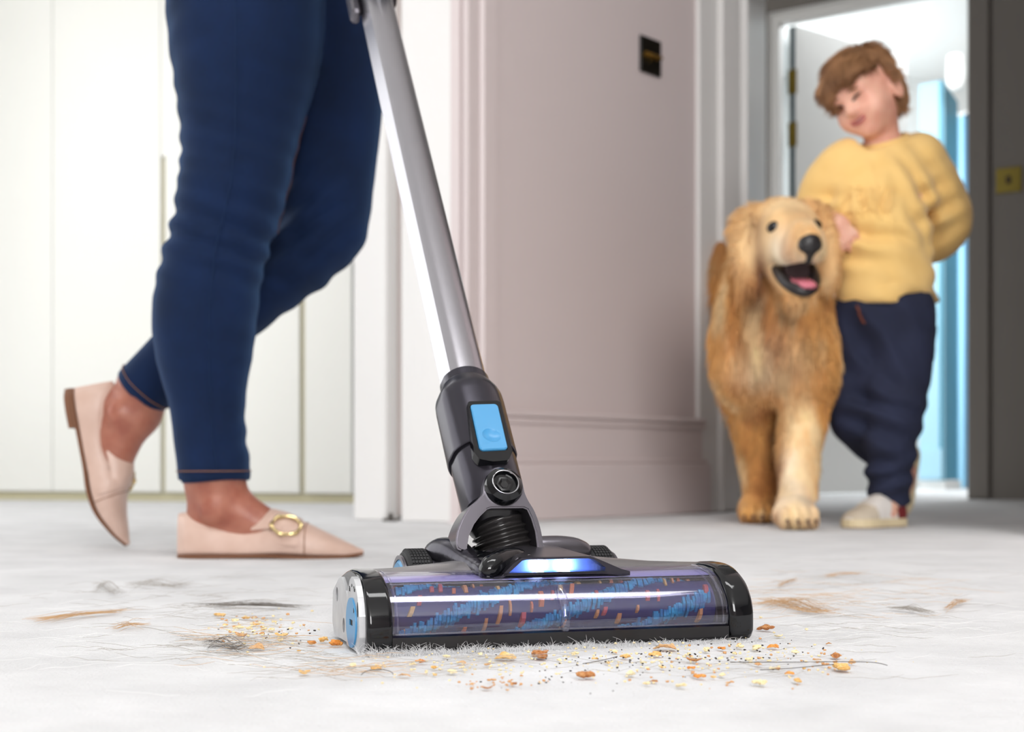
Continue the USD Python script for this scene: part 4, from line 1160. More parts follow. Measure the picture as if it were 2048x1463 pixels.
def paw(px, Y, s, yaw=0.0):
    c = at(px, 0, Y); c[2] = 0.026 * s
    R = np.array([[math.cos(yaw), math.sin(yaw), 0], [-math.sin(yaw), math.cos(yaw), 0], [0, 0, 1.0]])
    db.ell(c + [0, .012, 0.004], (.036 * s, .040 * s, .027 * s), R, 0.015)
    for i, o in enumerate((-.0255, -.0088, .0088, .0255)):
        db.ell(c + R.T @ np.array([o * s, -.030 * s + abs(o) * .35, -.004 * s]), (.0098 * s, .019 * s, .0195 * s), R, 0.0035)
    return c, R
pawA = paw(1589, 2.80, 1.13, 0.1)
pawB = paw(1512, 3.10, 1.05, -0.1)
paw(1537, 3.52, 0.95); paw(1592, 3.58, 0.95)
# tail carried up at the left
dchain([(1515, 650, 3.72, .035), (1462, 610, 3.80, .022), (1440, 540, 3.84, .020), (1441, 490, 3.86, .012)], 0.02, 3)
# head frame: l to the picture's right, m forwards along the muzzle, n up
hm = unit([0.12, -0.96, -0.20]); hl_ = unit([0.99, 0.12, 0.07]); hl_ = unit(hl_ - hm * (hl_ @ hm)); hn = np.cross(hl_, hm); hn = hn if hn[2] > 0 else -hn
HO = at(1570, 466, 2.87)
def hd(l, m, n): return HO + hl_ * l + hm * m + hn * n
HRm = np.array([hl_, hm, hn])
db.ell(hd(0, -.005, .004), (.066, .076, .066), HRm, 0.03)
for s in (-1, 1):
    db.ell(hd(s * .027, .042, .022), (.026, .022, .020), HRm, 0.022)
    db.ell(hd(s * .042, .018, -.034), (.036, .045, .042), HRm, 0.03)
    db.ell(hd(s * .024, .096, -.035), (.0225, .036, .019), HRm, 0.016)
    # the ear: a soft hanging flap
    db.chain([hd(s * .050, -.018, .042), hd(s * .078, -.004, .018), hd(s * .086, .010, -.030), hd(s * .082, .018, -.078), hd(s * .074, .020, -.105)], [.016, .019, .022, .019, .010], 0.012, 3)
db.chain([hd(0, .045, -.010), hd(0, .095, -.016), hd(0, .138, -.018)], [.044, .034, .022], 0.025, 3)
db.chain([hd(0, .055, .014), hd(0, .10, .004), hd(0, .14, -.004)], [.026, .021, .018], 0.02, 3)
db.chain([hd(0, .02, -.085), hd(0, .065, -.108), hd(0, .100, -.117)], [.032, .023, .0165], 0.02, 3)
for s in (-1, 1):
    db.chain([hd(s * .038, .028, -.058), hd(s * .030, .060, -.088), hd(s * .014, .102, -.108)], [.014, .012, .010], 0.012, 3)
db.chain([hd(0, .060, -.066), hd(0, .10, -.076), hd(0, .16, -.082)], [.017, .024, .030], 0.008, 3)
cut_m = Soft(1)
db.ell(hd(0, .104, -.070), (.0275, .060, .0240), HRm, 0.006, cut=True)
EYE = [hd(-.0375, .058, .015), hd(.0375, .058, .015)]
for e in EYE:
    db.ell(e + hm * .004, (.0115, .010, .009), HRm, 0.006, cut=True)
# drop the filler cone just added in the mouth opening
db.items = [it for i, it in enumerate(db.items) if it[3] != 0.008]
def coat(P):
    return 0.010 * (meshkit.fbm(P * np.array([26, 26, 9]), 3, 4) - 0.5) * np.clip(np.linalg.norm(P - HO, axis=1) / .2 - .3, .12, 1)
dv, df = db.mesh(coat)
dn_ = normals(dv, df)
def blend(P, spots, base):
    """Coat colours and painted ear shade: patches round given points of the body."""
    c = np.tile(np.array(base), (len(P), 1))
    for q, r, col, a_ in spots:
        w = np.exp(-(np.linalg.norm((P - q) / np.asarray(r), axis=1) ** 2))[:, None] * a_
        c = c * (1 - w) + np.array(col) * w
    return c
CREAM, GOLD, RUST, EAR_SHADE, PALE = sd(244, 214, 164), sd(218, 160, 88), sd(170, 96, 40), sd(98, 46, 20), sd(250, 236, 208)  # the darkest tone paints the shade between ears and cheeks into the coat
spots = [(hd(0, .02, .05), .07, CREAM, .85), (hd(-.035, .09, -.035), .045, PALE, 1.0), (hd(.035, .09, -.035), .040, PALE, .95), (hd(-.055, .03, -.02), .045, CREAM, .8), (hd(.05, .03, -.02), .04, CREAM, .5),
         (hd(0, .07, .015), .03, GOLD, .5), (hd(0, .125, -.035), .035, PALE, .8), (hd(-.064, .0, .0), (.014, .04, .035), EAR_SHADE, .8), (hd(-.064, .02, -.06), (.017, .06, .06), EAR_SHADE, .95), (hd(.070, .0, -.06), (.022, .05, .06), EAR_SHADE, .8),
         (hd(-.088, .016, -.03), (.018, .03, .06), CREAM, .8), (hd(.088, .016, -.03), (.02, .03, .05), CREAM, .45),
         (hd(-.048, -.01, -.130), (.026, .08, .05), EAR_SHADE, .85), (hd(0, .06, -.155), (.05, .06, .03), RUST, .6), (hd(0, .10, -.12), .022, CREAM, .7),
         (at(1548, 662, 2.86), (.045, .06, .035), RUST, .8), (at(1520, 730, 2.86), (.07, .08, .06), PALE, .75), (at(1590, 705, 2.86), (.04, .08, .05), CREAM, .6), (at(1546, 748, 2.86), .022, RUST, .6), (at(1475, 655, 2.95), (.02, .05, .05), RUST, .6),
         (at(1560, 800, 2.88), (.07, .07, .03), RUST, .45), (at(1500, 845, 2.95), (.05, .05, .035), CREAM, .7), (at(1585, 930, 2.85), (.03, .08, .09), PALE, .8), (at(1589, 1030, 2.8), .06, PALE, .8),
         (at(1530, 950, 3.08), (.05, .06, .09), RUST, .45), (at(1441, 500, 3.86), .10, RUST, .35), (at(1440, 600, 3.3), (.05, .3, .1), RUST, .35)]
def coat_shade_colour(P):
    c = blend(P, spots, GOLD)
    t = (meshkit.fbm(P * np.array([40, 40, 13.0]), 3, 8) - 0.5)[:, None]
    t2 = meshkit.fbm(P * np.array([20, 20, 8.0]), 3, 15)[:, None]; body_ = np.clip((np.linalg.norm(P - HO, axis=1)[:, None] - .10) / .04, 0.15, 1)
    wl, wd = np.clip((t2 - .54) * 5, 0, 1) * .85 * body_, np.clip((.46 - t2) * 5, 0, 1) * .55 * body_
    c = c * (1 - wl) + np.array(CREAM) * wl; c = c * (1 - wd) + np.array(RUST) * wd
    return np.clip(c * (1 + 0.6 * t), 0, 1)
M_coat = mat("dog_coat", None, 0.75, tint=True, sheen_weight=0.2)
part("body", (dv, df), M_coat, dog, smooth=True, tint=coat_shade_colour(dv))
M_nose = mat("dog_nose", sd(30, 27, 28), 0.35, bump=(500, .2, .001)); M_lip = mat("dog_lip", sd(36, 32, 34), 0.35); M_tongue = mat("dog_tongue", sd(214, 120, 136), 0.35, bump=(400, .15, .001)); M_mouth = mat("dog_mouth", sd(44, 16, 18), 0.5)
M_eye = mat("dog_eye", sd(16, 10, 8), 0.08)
nz = Soft(0.0016)
nz.ell(hd(0, .150, -.013), (.0245, .020, .0215), HRm, .008).ell(hd(-.012, .158, -.018), (.010, .010, .009), HRm, .006).ell(hd(.012, .158, -.018), (.010, .010, .009), HRm, .006).cone(hd(0, .158, -.024), hd(0, .146, -.048), .010, .006, .008)
for s in (-1, 1):
    nz.ell(hd(s * .011, .172, -.017), (.0042, .005, .0032), HRm, .002, cut=True)
part("nose", nz.mesh(pad=.01), M_nose, dog, smooth=True, label="black nose")
mo = Soft(0.002)
mo.chain([hd(0, .030, -.068), hd(0, .065, -.070), hd(0, .092, -.070)], [.020, .0235, .020], .01, 2)
part("mouth_lining", [V(x) for x in [mo.mesh(lambda P: 0 * P[:, 0], lambda P: (P - hd(0, .085, -.07)) @ hm, pad=.01)]][0], M_mouth, dog, smooth=True)
tg = Soft(0.002)
tg.ell(hd(.002, .085, -.092), (.020, .048, .008), HRm, .01).ell(hd(.008, .122, -.096), (.016, .020, .007), HRm, .012).ell(hd(-.020, .085, -.088), (.007, .035, .007), HRm, .006)
part("tongue", tg.mesh(lambda P: .0015 * np.exp(-((P - hd(.004, 0, 0)) @ hl_ / .003) ** 2), pad=.01), M_tongue, dog, smooth=True, label="pink tongue")
lipP = []
for t in np.linspace(-1, 1, 41):
    a_ = abs(t)
    lipP.append(hd(.037 * np.sign(t) * (1 - (1 - a_) ** 2.2), .036 + .090 * (1 - a_ ** 1.8), -.058 - .050 * (1 - a_ ** 1.5)))
part("lip", tube(np.array(lipP), np.interp(np.abs(np.linspace(-1, 1, 41)), [0, .6, 1], [.0100, .0120, .008]), 12), M_lip, dog, label="black lower lip")
for s in (-1, 1):
    part("tooth", tube([hd(s * .016, .118, -.104), hd(s * .0165, .120, -.090)], [.0035, .0008], 8), mat("tooth", sd(238, 230, 214), .3), dog)
for e in EYE:
    part("eye", blob(e + hm * .0030, (.0185, .0125, .0140), HRm), M_eye, dog, smooth=True)
for c, R in (pawA, pawB):
    for o in (-.0285, -.0098, .0098, .0285):
        part("claw", tube([c + R.T @ np.array([o, -.058 + abs(o) * .35, -.008]), c + R.T @ np.array([o, -.068 + abs(o) * .35, -.020])], [.0036, .0014], 8), mat("claw", sd(96, 62, 48), .4), dog)
# the coat itself
rg = np.random.default_rng(21)
NF = 70000
fp, fn, _ = scatter(dv, df, NF, rg)
dist_face = np.linalg.norm(fp - hd(0, .06, -.03), axis=1)
L = 0.014 + 0.020 * np.clip((fp[:, 2] - .28) / .10, 0, 1); L = np.where(fp[:, 2] < 0.07, 0.007, L)
feather = (fp[:, 2] > .07) & (fp[:, 2] < .30) & (fn[:, 1] > .15)
L = np.where(feather, 0.026, L)
L = np.where((fp[:, 1] > 3.68), 0.055, L)
chest = (np.abs(fp[:, 1] - 2.9) < .12) & (fp[:, 2] > .24) & (fp[:, 2] < .50)
L = np.where(chest, 0.013 + 0.025 * np.clip((fp[:, 2] - .26) / .11, 0, 1), L)
L = np.where((dist_face < .125), 0.006 + 0.022 * np.clip((dist_face - .085) / .04, 0, 1), L)
L = np.where((fp[:, 2] < at(0, 770, 2.9)[2]) & (fp[:, 2] > .2) & (np.abs(fp[:, 1] - 2.95) < .15), np.minimum(L, .026), L)
inmouth = (np.abs((fp - hd(0, .09, -.076)) @ hl_) < .036) & (np.abs((fp - hd(0, .09, -.078)) @ hn) < .034) & (((fp - HO) @ hm) > .03)
nearnose = np.linalg.norm((fp - hd(0, .152, -.018)) @ HRm.T / [1, 1, 1.25], axis=1) < .031
neareye = np.minimum(np.linalg.norm(fp - EYE[0], axis=1), np.linalg.norm(fp - EYE[1], axis=1)) < .019
keep = ~(inmouth | nearnose | neareye)
fp, fn, L = fp[keep], fn[keep], L[keep] * rg.uniform(.65, 1.25, keep.sum())
flow = np.stack([meshkit.noise(fp * 11, 1) - .5, meshkit.noise(fp * 11, 2) - .5, meshkit.noise(fp * 11, 3) - .5], 1) * np.where(np.linalg.norm(fp - hd(0, .05, 0), axis=1) < .11, .4, 1.1)[:, None]
back = np.where((np.linalg.norm(fp - HO, axis=1) < .13)[:, None], -hm * 0.8 + np.array([0, 0, -.35]), np.array([0, 0.25, -1.0]))
d = fn * 0.34 + back + flow
d = d - fn * np.minimum((d * fn).sum(1, keepdims=True), 0) * 1.0 + fn * 0.12
d /= np.linalg.norm(d, axis=1, keepdims=True)
root = fp - fn * .002
mid = root + d * (L * .55)[:, None] + fn * (L * .06)[:, None]
tip = root + d * (L * 1.0)[:, None] + np.array([0, 0, -1.0]) * (L * .18)[:, None]
tip[:, 2] = np.maximum(tip[:, 2], 0.002); mid[:, 2] = np.maximum(mid[:, 2], 0.002)
cc = coat_shade_colour(fp) * rg.uniform(.82, 1.18, (len(fp), 1))
curves("fur", np.stack([root, mid, tip], 1), np.tile([.0016, .0013, .0004], (len(fp), 1)), M_coat, dog, tint=np.clip(cc, 0, 1))

# ================================================================== the child
child = thing("person", "small brown-haired child in a yellow sweatshirt and navy trousers, smiling down at the dog", "person", loc=tuple(at(1765, 0, 2.93) * [1, 1, 0]))
M_kid = mat("child_skin", sd(238, 184, 160), 0.5, vary=(30, sd(232, 168, 146)), subsurface_weight=0.15, subsurface_scale=0.005)
M_yellow = mat("yellow_jersey", sd(240, 198, 122), 0.9, bump=(900, 0.25, 0.0008), sheen_weight=0.2, vary=(20, sd(244, 204, 130)))
M_navy = mat("navy_jersey", sd(34, 40, 66), 0.9, bump=(900, 0.25, 0.0008), vary=(12, sd(28, 33, 56)))
M_hairm = mat("brown_hair", None, 0.5, tint=True)
cf = unit([-0.66, -0.64, -0.38]); cl_ = np.array([.66, -.68, .34]); cl_ = unit(cl_ - cf * (cl_ @ cf)); cn = np.cross(cl_, cf); cn = cn if cn[2] > 0 else -cn
KS = 0.88                                             # the head was drawn for an older child
CO = at(1727, 184, 2.93)
def ch(l, f, n): return CO + KS * (cl_ * l + cf * f + cn * n)
def ks(*r): return tuple(KS * x for x in r)
CR = np.array([cl_, cf, cn])
kb_ = Soft(0.0036)
kb_.ell(ch(0, -.014, .022), ks(.070, .082, .074), CR, .02)
kb_.ell(ch(0, .022, -.028), ks(.057, .056, .060), CR, .03)
kb_.ell(ch(0, .018, -.062), ks(.043, .045, .034), CR, .03)
kb_.ell(ch(0, .052, -.084), ks(.019, .017, .016), CR, .025)
for s in (-1, 1):
    kb_.ell(ch(s * .033, .050, -.042), ks(.026, .024, .026), CR, .022)
    kb_.ell(ch(s * .070, -.018, -.026), ks(.010, .020, .031), CR, .010)
    kb_.ell(ch(s * .079, -.013, -.026), ks(.006, .010, .016), CR, .005, cut=True)
    kb_.ell(ch(s * .027, .076, -.010), ks(.017, .008, .008), CR, .012, cut=True)
kb_.ell(ch(0, .084, -.030), ks(.0115, .0125, .0105), CR, .012)
kb_.cone(ch(0, .070, .000), ch(0, .084, -.026), .007, .008, .012)
kb_.ell(ch(0, .066, .012), ks(.046, .014, .012), CR, .025)
kb_.ell(ch(0, .0815, -.0580), ks(.026, .008, .0045), CR, .006, cut=True)
nb = at(1768, 285, 2.955)
kb_.cone(ch(0, -.022, -.055), nb, .031, .035, .03)
def cchain(S, rows, k=0.03, sub=2, shrink=1.0):
    q = np.array([pr(*r) for r in rows]); S.chain(q[:, :3], q[:, 3] * shrink, k, sub)
torso = [[(1722, 345, 2.94, .050), (1722, 450, 2.93, .054), (1726, 575, 2.93, .056)], [(1806, 340, 2.96, .052), (1803, 450, 2.95, .055), (1800, 585, 2.94, .056)], [(1765, 320, 2.96, .052), (1765, 450, 2.92, .066), (1762, 580, 2.92, .068)]]
armR = [(1838, 322, 2.97, .050), (1872, 385, 3.00, .047), (1893, 440, 3.02, .0455), (1868, 478, 3.05, .040), (1835, 490, 3.08, .033)]
armL = [(1678, 335, 2.96, .045), (1650, 385, 2.99, .043), (1640, 428, 3.00, .040), (1660, 447, 2.93, .030)]
legS = [(1798, 620, 2.94, .066), (1795, 720, 2.93, .062), (1788, 820, 2.92, .053), (1780, 920, 2.93, .041), (1780, 985, 2.95, .034)]
legB = [(1728, 625, 2.96, .060), (1716, 730, 2.97, .055), (1707, 820, 2.97, .048), (1737, 868, 3.05, .044), (1786, 915, 3.14, .037)]
for r_ in torso: cchain(kb_, r_, shrink=.76)
for r_ in (armR, armL, legS, legB): cchain(kb_, r_, shrink=.58)
# the hand that strokes the dog: palm, four fingers, thumb
hc = at(1676, 446, 2.875); hx = unit(at(1694, 478, 2.86) - at(1660, 426, 2.88)); hz = unit([-.35, -.75, .55]); hz = unit(hz - hx * (hz @ hx)); hy = np.cross(hz, hx)
wr_c = at(1660, 436, 2.935)
kb_.cone(wr_c, hc, .019, .017, .012)
kb_.ell(hc + hx * .010, (.024, .021, .010), np.array([hx, hy, hz]), .010)
for i, (o, ln) in enumerate(((-.0165, .024), (-.0055, .029), (.0055, .027), (.0165, .021))):
    p0 = hc + hx * .026 + hy * o; p1 = p0 + hx * ln * .5 + hy * o * .15 - hz * .002; p2 = p1 + hx * ln * .38 - hz * .008; p3 = p2 + hx * ln * .20 - hz * .009
    kb_.chain([p0, p1, p2, p3], [.0062, .0058, .0053, .0044], .003)
t0 = hc - hy * .018 + hx * .002; kb_.chain([t0, t0 - hy * .013 + hx * .012 - hz * .003, t0 - hy * .017 + hx * .026 - hz * .008], [.0075, .0066, .0055], .005)
# the other hand, held behind the back
h2 = at(1822, 490, 3.085)
kb_.ell(h2, (.024, .012, .018), None, .012)
for o in (-.013, -.004, .005, .013):
    kb_.chain([h2 + [-.018, 0, o], h2 + [-.034, -.002, o * 1.1], h2 + [-.044, -.010, o * 1.1]], [.0062, .0056, .0048], .004)
kb_.chain([h2 + [0, 0, .016], h2 + [-.014, -.004, .028]], [.007, .0055], .005)
# feet inside the shoes
cchain(kb_, [(1782, 1000, 2.95, .026), (1765, 1030, 2.92, .022), (1715, 1040, 2.87, .018)], .02)
cchain(kb_, [(1790, 925, 3.15, .026), (1806, 945, 3.17, .022), (1806, 985, 3.16, .016)], .02)
kv, kf = kb_.mesh()
part("body", (kv, kf), M_kid, child, smooth=True)
# face details
M_brow = mat("brow_hair", sd(150, 104, 74), .7); M_lash = mat("lash", sd(70, 42, 32), .6); M_lips = mat("child_lips", sd(200, 112, 108), .4); M_cmouth = mat("child_mouth", sd(110, 44, 46), .5); M_teeth = mat("teeth", sd(240, 236, 228), .3)
khug = hugger(kv, kf)
for s in (-1, 1):
    e = np.array([ch(s * .027 + .0135 * t, .082, -.0085 - .0035 * (1 - t * t) + .0012 * t * s) for t in np.linspace(-1, 1, 15)])
    part("eye", tube(khug(e, .0006), np.interp(np.linspace(-1, 1, 15), [-1, 0, 1], [.0014, .0034, .0014]), 8), M_lash, child, label="eye narrowed in a smile")
    b_ = np.array([ch(s * .028 + .016 * t, .082, .0085 + .003 * (1 - t * t) - .002 * t * s) for t in np.linspace(-1, 1, 15)])
    part("eyebrow", tube(khug(b_, .0004), np.interp(np.linspace(-1, 1, 15), [-1, 0, 1], [.0012, .0026, .0012]), 8), M_brow, child)
ml = np.linspace(-1, 1, 21)
up_ = np.array([ch(.033 * t, .083 - .016 * t * t, -.0550 + .0105 * t * t) for t in ml]); lo_ = np.array([ch(.032 * t, .081 - .015 * t * t, -.0630 + .0175 * t * t) for t in ml])
part("mouth", sheet(np.array([up_ - cf * .004, (up_ + lo_) / 2 - cf * .006, lo_ - cf * .004]), .002, cf), M_cmouth, child, smooth=True)
part("teeth", sheet(np.array([(up_ * .92 + up_.mean(0) * .08) - cf * .0025, (up_ * .5 + lo_ * .5) * .9 + .1 * up_.mean(0) - cf * .0035]), .001, cf), M_teeth, child, smooth=True)
part("lip", tube(up_, .0018 * (1 - .6 * ml ** 2), 8), M_lips, child)
part("lip", tube(lo_, .0026 * (1 - .6 * ml ** 2), 8), M_lips, child)
# hair: a cap on the skull and strands
hs_ = Soft(0.0038)
hs_.ell(ch(0, -.017, .027), ks(.0760, .0875, .0785), CR, .02)
hs_.ell(ch(-.014, .038, .050), ks(.050, .036, .030), CR, .03)
hs_.ell(ch(-.036, .044, .030), ks(.030, .026, .032), CR, .02)
hs_.ell(ch(.0, -.062, -.020), ks(.060, .034, .050), CR, .03)
def hair_clip(P):
    q = (P - CO) @ CR.T
    q = q / KS
    line = np.where(q[:, 1] > .0, .016 + .30 * (q[:, 0] + .03).clip(-.03, .12) * (q[:, 0] > -.05) - .010 * (q[:, 0] < -.03), np.interp(q[:, 1], [-.12, -.06, -.022, -.006, .02], [-.070, -.066, -.050, .012, .016]))
    ear = .031 - np.minimum(*[np.linalg.norm((q - [s_ * .076, -.018, -.026]) / [1, 1, 1.15], axis=1) for s_ in (-1, 1)])
    line = np.maximum(line, q[:, 2] + ear * 1.0 * (ear > 0) - 1e-3 * (ear <= 0) - (ear <= 0) * 9)
    return line + .016 * (meshkit.fbm(P * 38, 2, 12) - .5) - q[:, 2]
hv, hf = hs_.mesh(lambda P: .006 * (meshkit.fbm(P * np.array([50, 50, 20.]), 3, 5) - .5), hair_clip)
def hair_colour(P, r):
    t = meshkit.fbm(P * 26, 3, 6)[:, None]
    c = np.array(sd(120, 78, 50)) * (1 - t) + np.array(sd(196, 148, 104)) * t
    return np.clip(c * r, 0, 1)
hp_ = part("hair", (hv, hf), M_hairm, child, smooth=True, tint=hair_colour(hv, 0.9))
p, n_, _ = scatter(hv, hf, 14000, rg)
ok = ((p - CO) @ CR.T)[:, 2] > -.06
p, n_ = p[ok], n_[ok]
crown = ch(.01, -.05, .095); d = p - crown; d /= np.linalg.norm(d, axis=1, keepdims=True) + 1e-9
d = d - n_ * (d * n_).sum(1, keepdims=True) * .9 + n_ * .12 + (np.stack([meshkit.noise(p * 30, q) for q in (1, 2, 3)], 1) - .5) * .7
d /= np.linalg.norm(d, axis=1, keepdims=True)
L = rg.uniform(.018, .042, (len(p), 1))
curves("hair_strands", np.stack([p - n_ * .001, p + d * L * .5, p + d * L - n_ * L * .15], 1), np.tile([.0011, .0010, .0003], (len(p), 1)), M_hairm, hp_, tint=hair_colour(p, rg.uniform(.75, 1.2, (len(p), 1))))

# sweatshirt
ss = Soft(0.0046)
for r_ in torso: cchain(ss, r_)
cchain(ss, armR); cchain(ss, armL)
ss.cone(at(1700, 318, 2.95), at(1838, 312, 2.97), .040, .044, .03)
ss.cone(at(1768, 300, 2.955), at(1768, 320, 2.955), .048, .055, .03)
ss.ell(at(1772, 560, 2.94), (.098, .078, .045), None, .03)
ss.cone(at(1840, 585, 3.02), at(1872, 600, 3.06), .030, .008, .03)
folds = [(at(1745, 520, 2.86), unit([.35, 0, 1]), .0105, .055, .075), (at(1760, 555, 2.86), unit([.45, 0, 1]), .0100, .06, .06), (at(1840, 400, 2.92), unit([.9, 0, .6]), .0095, .05, .06), (at(1850, 440, 2.96), unit([-.5, 0, 1.]), .0085, .045, .05), (at(1730, 420, 2.87), unit([1, 0, .1]), .0026, .030, .05), (at(1690, 470, 2.9), unit([.2, 0, 1]), .003, .04, .06)]
def kfold(P):
    d_ = np.zeros(len(P))
    for c, ax, amp, wl, size in folds:
        q = P - c; d_ += amp * np.sin(q @ ax / wl * 2 * np.pi + 2.5 * meshkit.noise(P * 14 + 2)) * np.exp(-(q ** 2).sum(1) / (2 * size ** 2))
    return d_ + .004 * (meshkit.fbm(P * 12, 2, 3) - .5)
hem0, hemn = at(1765, 613, 2.93), unit([.08, 0, -1])
neck0 = at(1768, 285, 2.955); neckn = unit([-.30, -.30, 1.0])
wristR = at(1832, 490, 3.08); wristL = at(1658, 446, 2.945); wld = unit(at(1668, 446, 2.905) - at(1642, 428, 2.995))
def ss_clip(P):
    a1 = (P - hem0) @ hemn - .006 * np.sin((P[:, 0] - hem0[0]) * 22)
    a2 = np.where(np.linalg.norm(P - neck0, axis=1) < .075, (P - neck0) @ neckn, -1)
    a3 = np.where(np.linalg.norm(P - wristL, axis=1) < .04, (P - wristL) @ wld, -1)
    return np.maximum(np.maximum(a1, a2), a3)
sv, sf = ss.mesh(kfold, ss_clip)
sw = part("sweatshirt", (sv, sf), M_yellow, child, smooth=True, label="yellow sweatshirt")
stree = cKDTree(sv); sn_ = normals(sv, sf); _sh = hugger(sv, sf)
def shug(P, out):
    return _sh(sv[stree.query(P)[1]] * .5 + _sh(P, 0) * .5, out)
col = smooth_loop(shug(hoop(neck0 - neckn * .006, neckn, .05), .0015), 4)
part("collar", tube(col, .0062, 10, closed=True), M_yellow, sw, smooth=True)
hl2 = smooth_loop(shug(hoop(hem0 - hemn * .012, hemn, .11, 72), .0008), 3)
part("hem_band", loft(np.array([smooth_loop(shug(hoop(hem0 - hemn * z, hemn, .11, 72), o), 3) for z, o in ((.032, .0), (.030, .0025), (.004, .0028), (.001, .0))]), cap=False), M_yellow, sw, smooth=True)
# tone-on-tone raised yarn on the chest: loose loops and a short fringe
yr = []
for i in range(24):
    x = 1672 + i * 5.2; y0 = 398 + 5 * math.sin(i * 2.4)
    yr.append(tube(shug(spline([at(x + 8, y0 - 26 - 5 * math.cos(i * 1.7), 2.85), at(x + 3 * math.sin(i), y0 - 4, 2.85), at(x - 5, y0 + 24 + 6 * math.sin(i * 1.3), 2.85)], 14), .0016), .0019, 7))
part("chest_fringe", cat_mesh(yr), M_yellow, sw, smooth=True, kind="stuff")

# trousers
tr_ = Soft(0.0046)
cchain(tr_, legS, .025, 3); cchain(tr_, legB, .025, 3)
tr_.ell(at(1762, 618, 2.94), (.096, .076, .060), None, .04)
cuffS = at(1788, 1012, 2.955); cuffB = at(1797, 925, 3.16); cbd = unit(at(1786, 915, 3.14) - at(1735, 868, 3.02))
tr_.cone(at(1780, 985, 2.95), at(1790, 1022, 2.965), .036, .034, .02)
tr_.cone(at(1786, 915, 3.14), at(1808, 935, 3.18), .038, .036, .02)
tf_ = [(at(1780, 870, 2.88), unit([.3, 0, 1]), .006, .055, .07), (at(1775, 960, 2.9), unit([-.3, 0, 1]), .006, .045, .05), (at(1710, 840, 2.87), unit([.5, 0, 1]), .006, .05, .06), (at(1740, 690, 2.87), unit([1, 0, .6]), .007, .06, .08)]
def tfold(P):
    d_ = np.zeros(len(P))
    for c, ax, amp, wl, size in tf_:
        q = P - c; d_ += amp * np.sin(q @ ax / wl * 2 * np.pi + 2.5 * meshkit.noise(P * 14 + 7)) * np.exp(-(q ** 2).sum(1) / (2 * size ** 2))
    return d_ + .004 * (meshkit.fbm(P * 12, 2, 9) - .5)
def tr_clip(P):
    a1 = np.where(np.linalg.norm((P - cuffS) * [1, 1, .6], axis=1) < .08, (P - cuffS) @ unit([.25, .1, -1]), -1)
    a2 = np.where(np.linalg.norm(P - cuffB, axis=1) < .07, (P - cuffB) @ cbd, -1)
    return np.maximum(np.maximum(a1, a2), P[:, 2] - at(0, 588, 2.94)[2])
tv_, tf2 = tr_.mesh(tfold, tr_clip)
tp = part("trousers", (tv_, tf2), M_navy, child, smooth=True, label="navy trousers")
ttree = cKDTree(tv_); tn2 = normals(tv_, tf2)
pk = spline([at(1848, 650, 2.93), at(1835, 690, 2.92), at(1822, 730, 2.91)], 20); i_ = ttree.query(pk)[1]
part("pocket_seam", tube(tv_[i_] + tn2[i_] * .0012, .0016, 6), M_navy, tp)
dw_ = spline([at(1707, 610, 2.86), at(1704, 640, 2.855), at(1708, 662, 2.855)], 16); i_ = ttree.query(dw_)[1]
part("drawstring", tube(tv_[i_] + tn2[i_] * .003, .0022, 8), mat("rust_cord", sd(120, 62, 40), .7), tp)

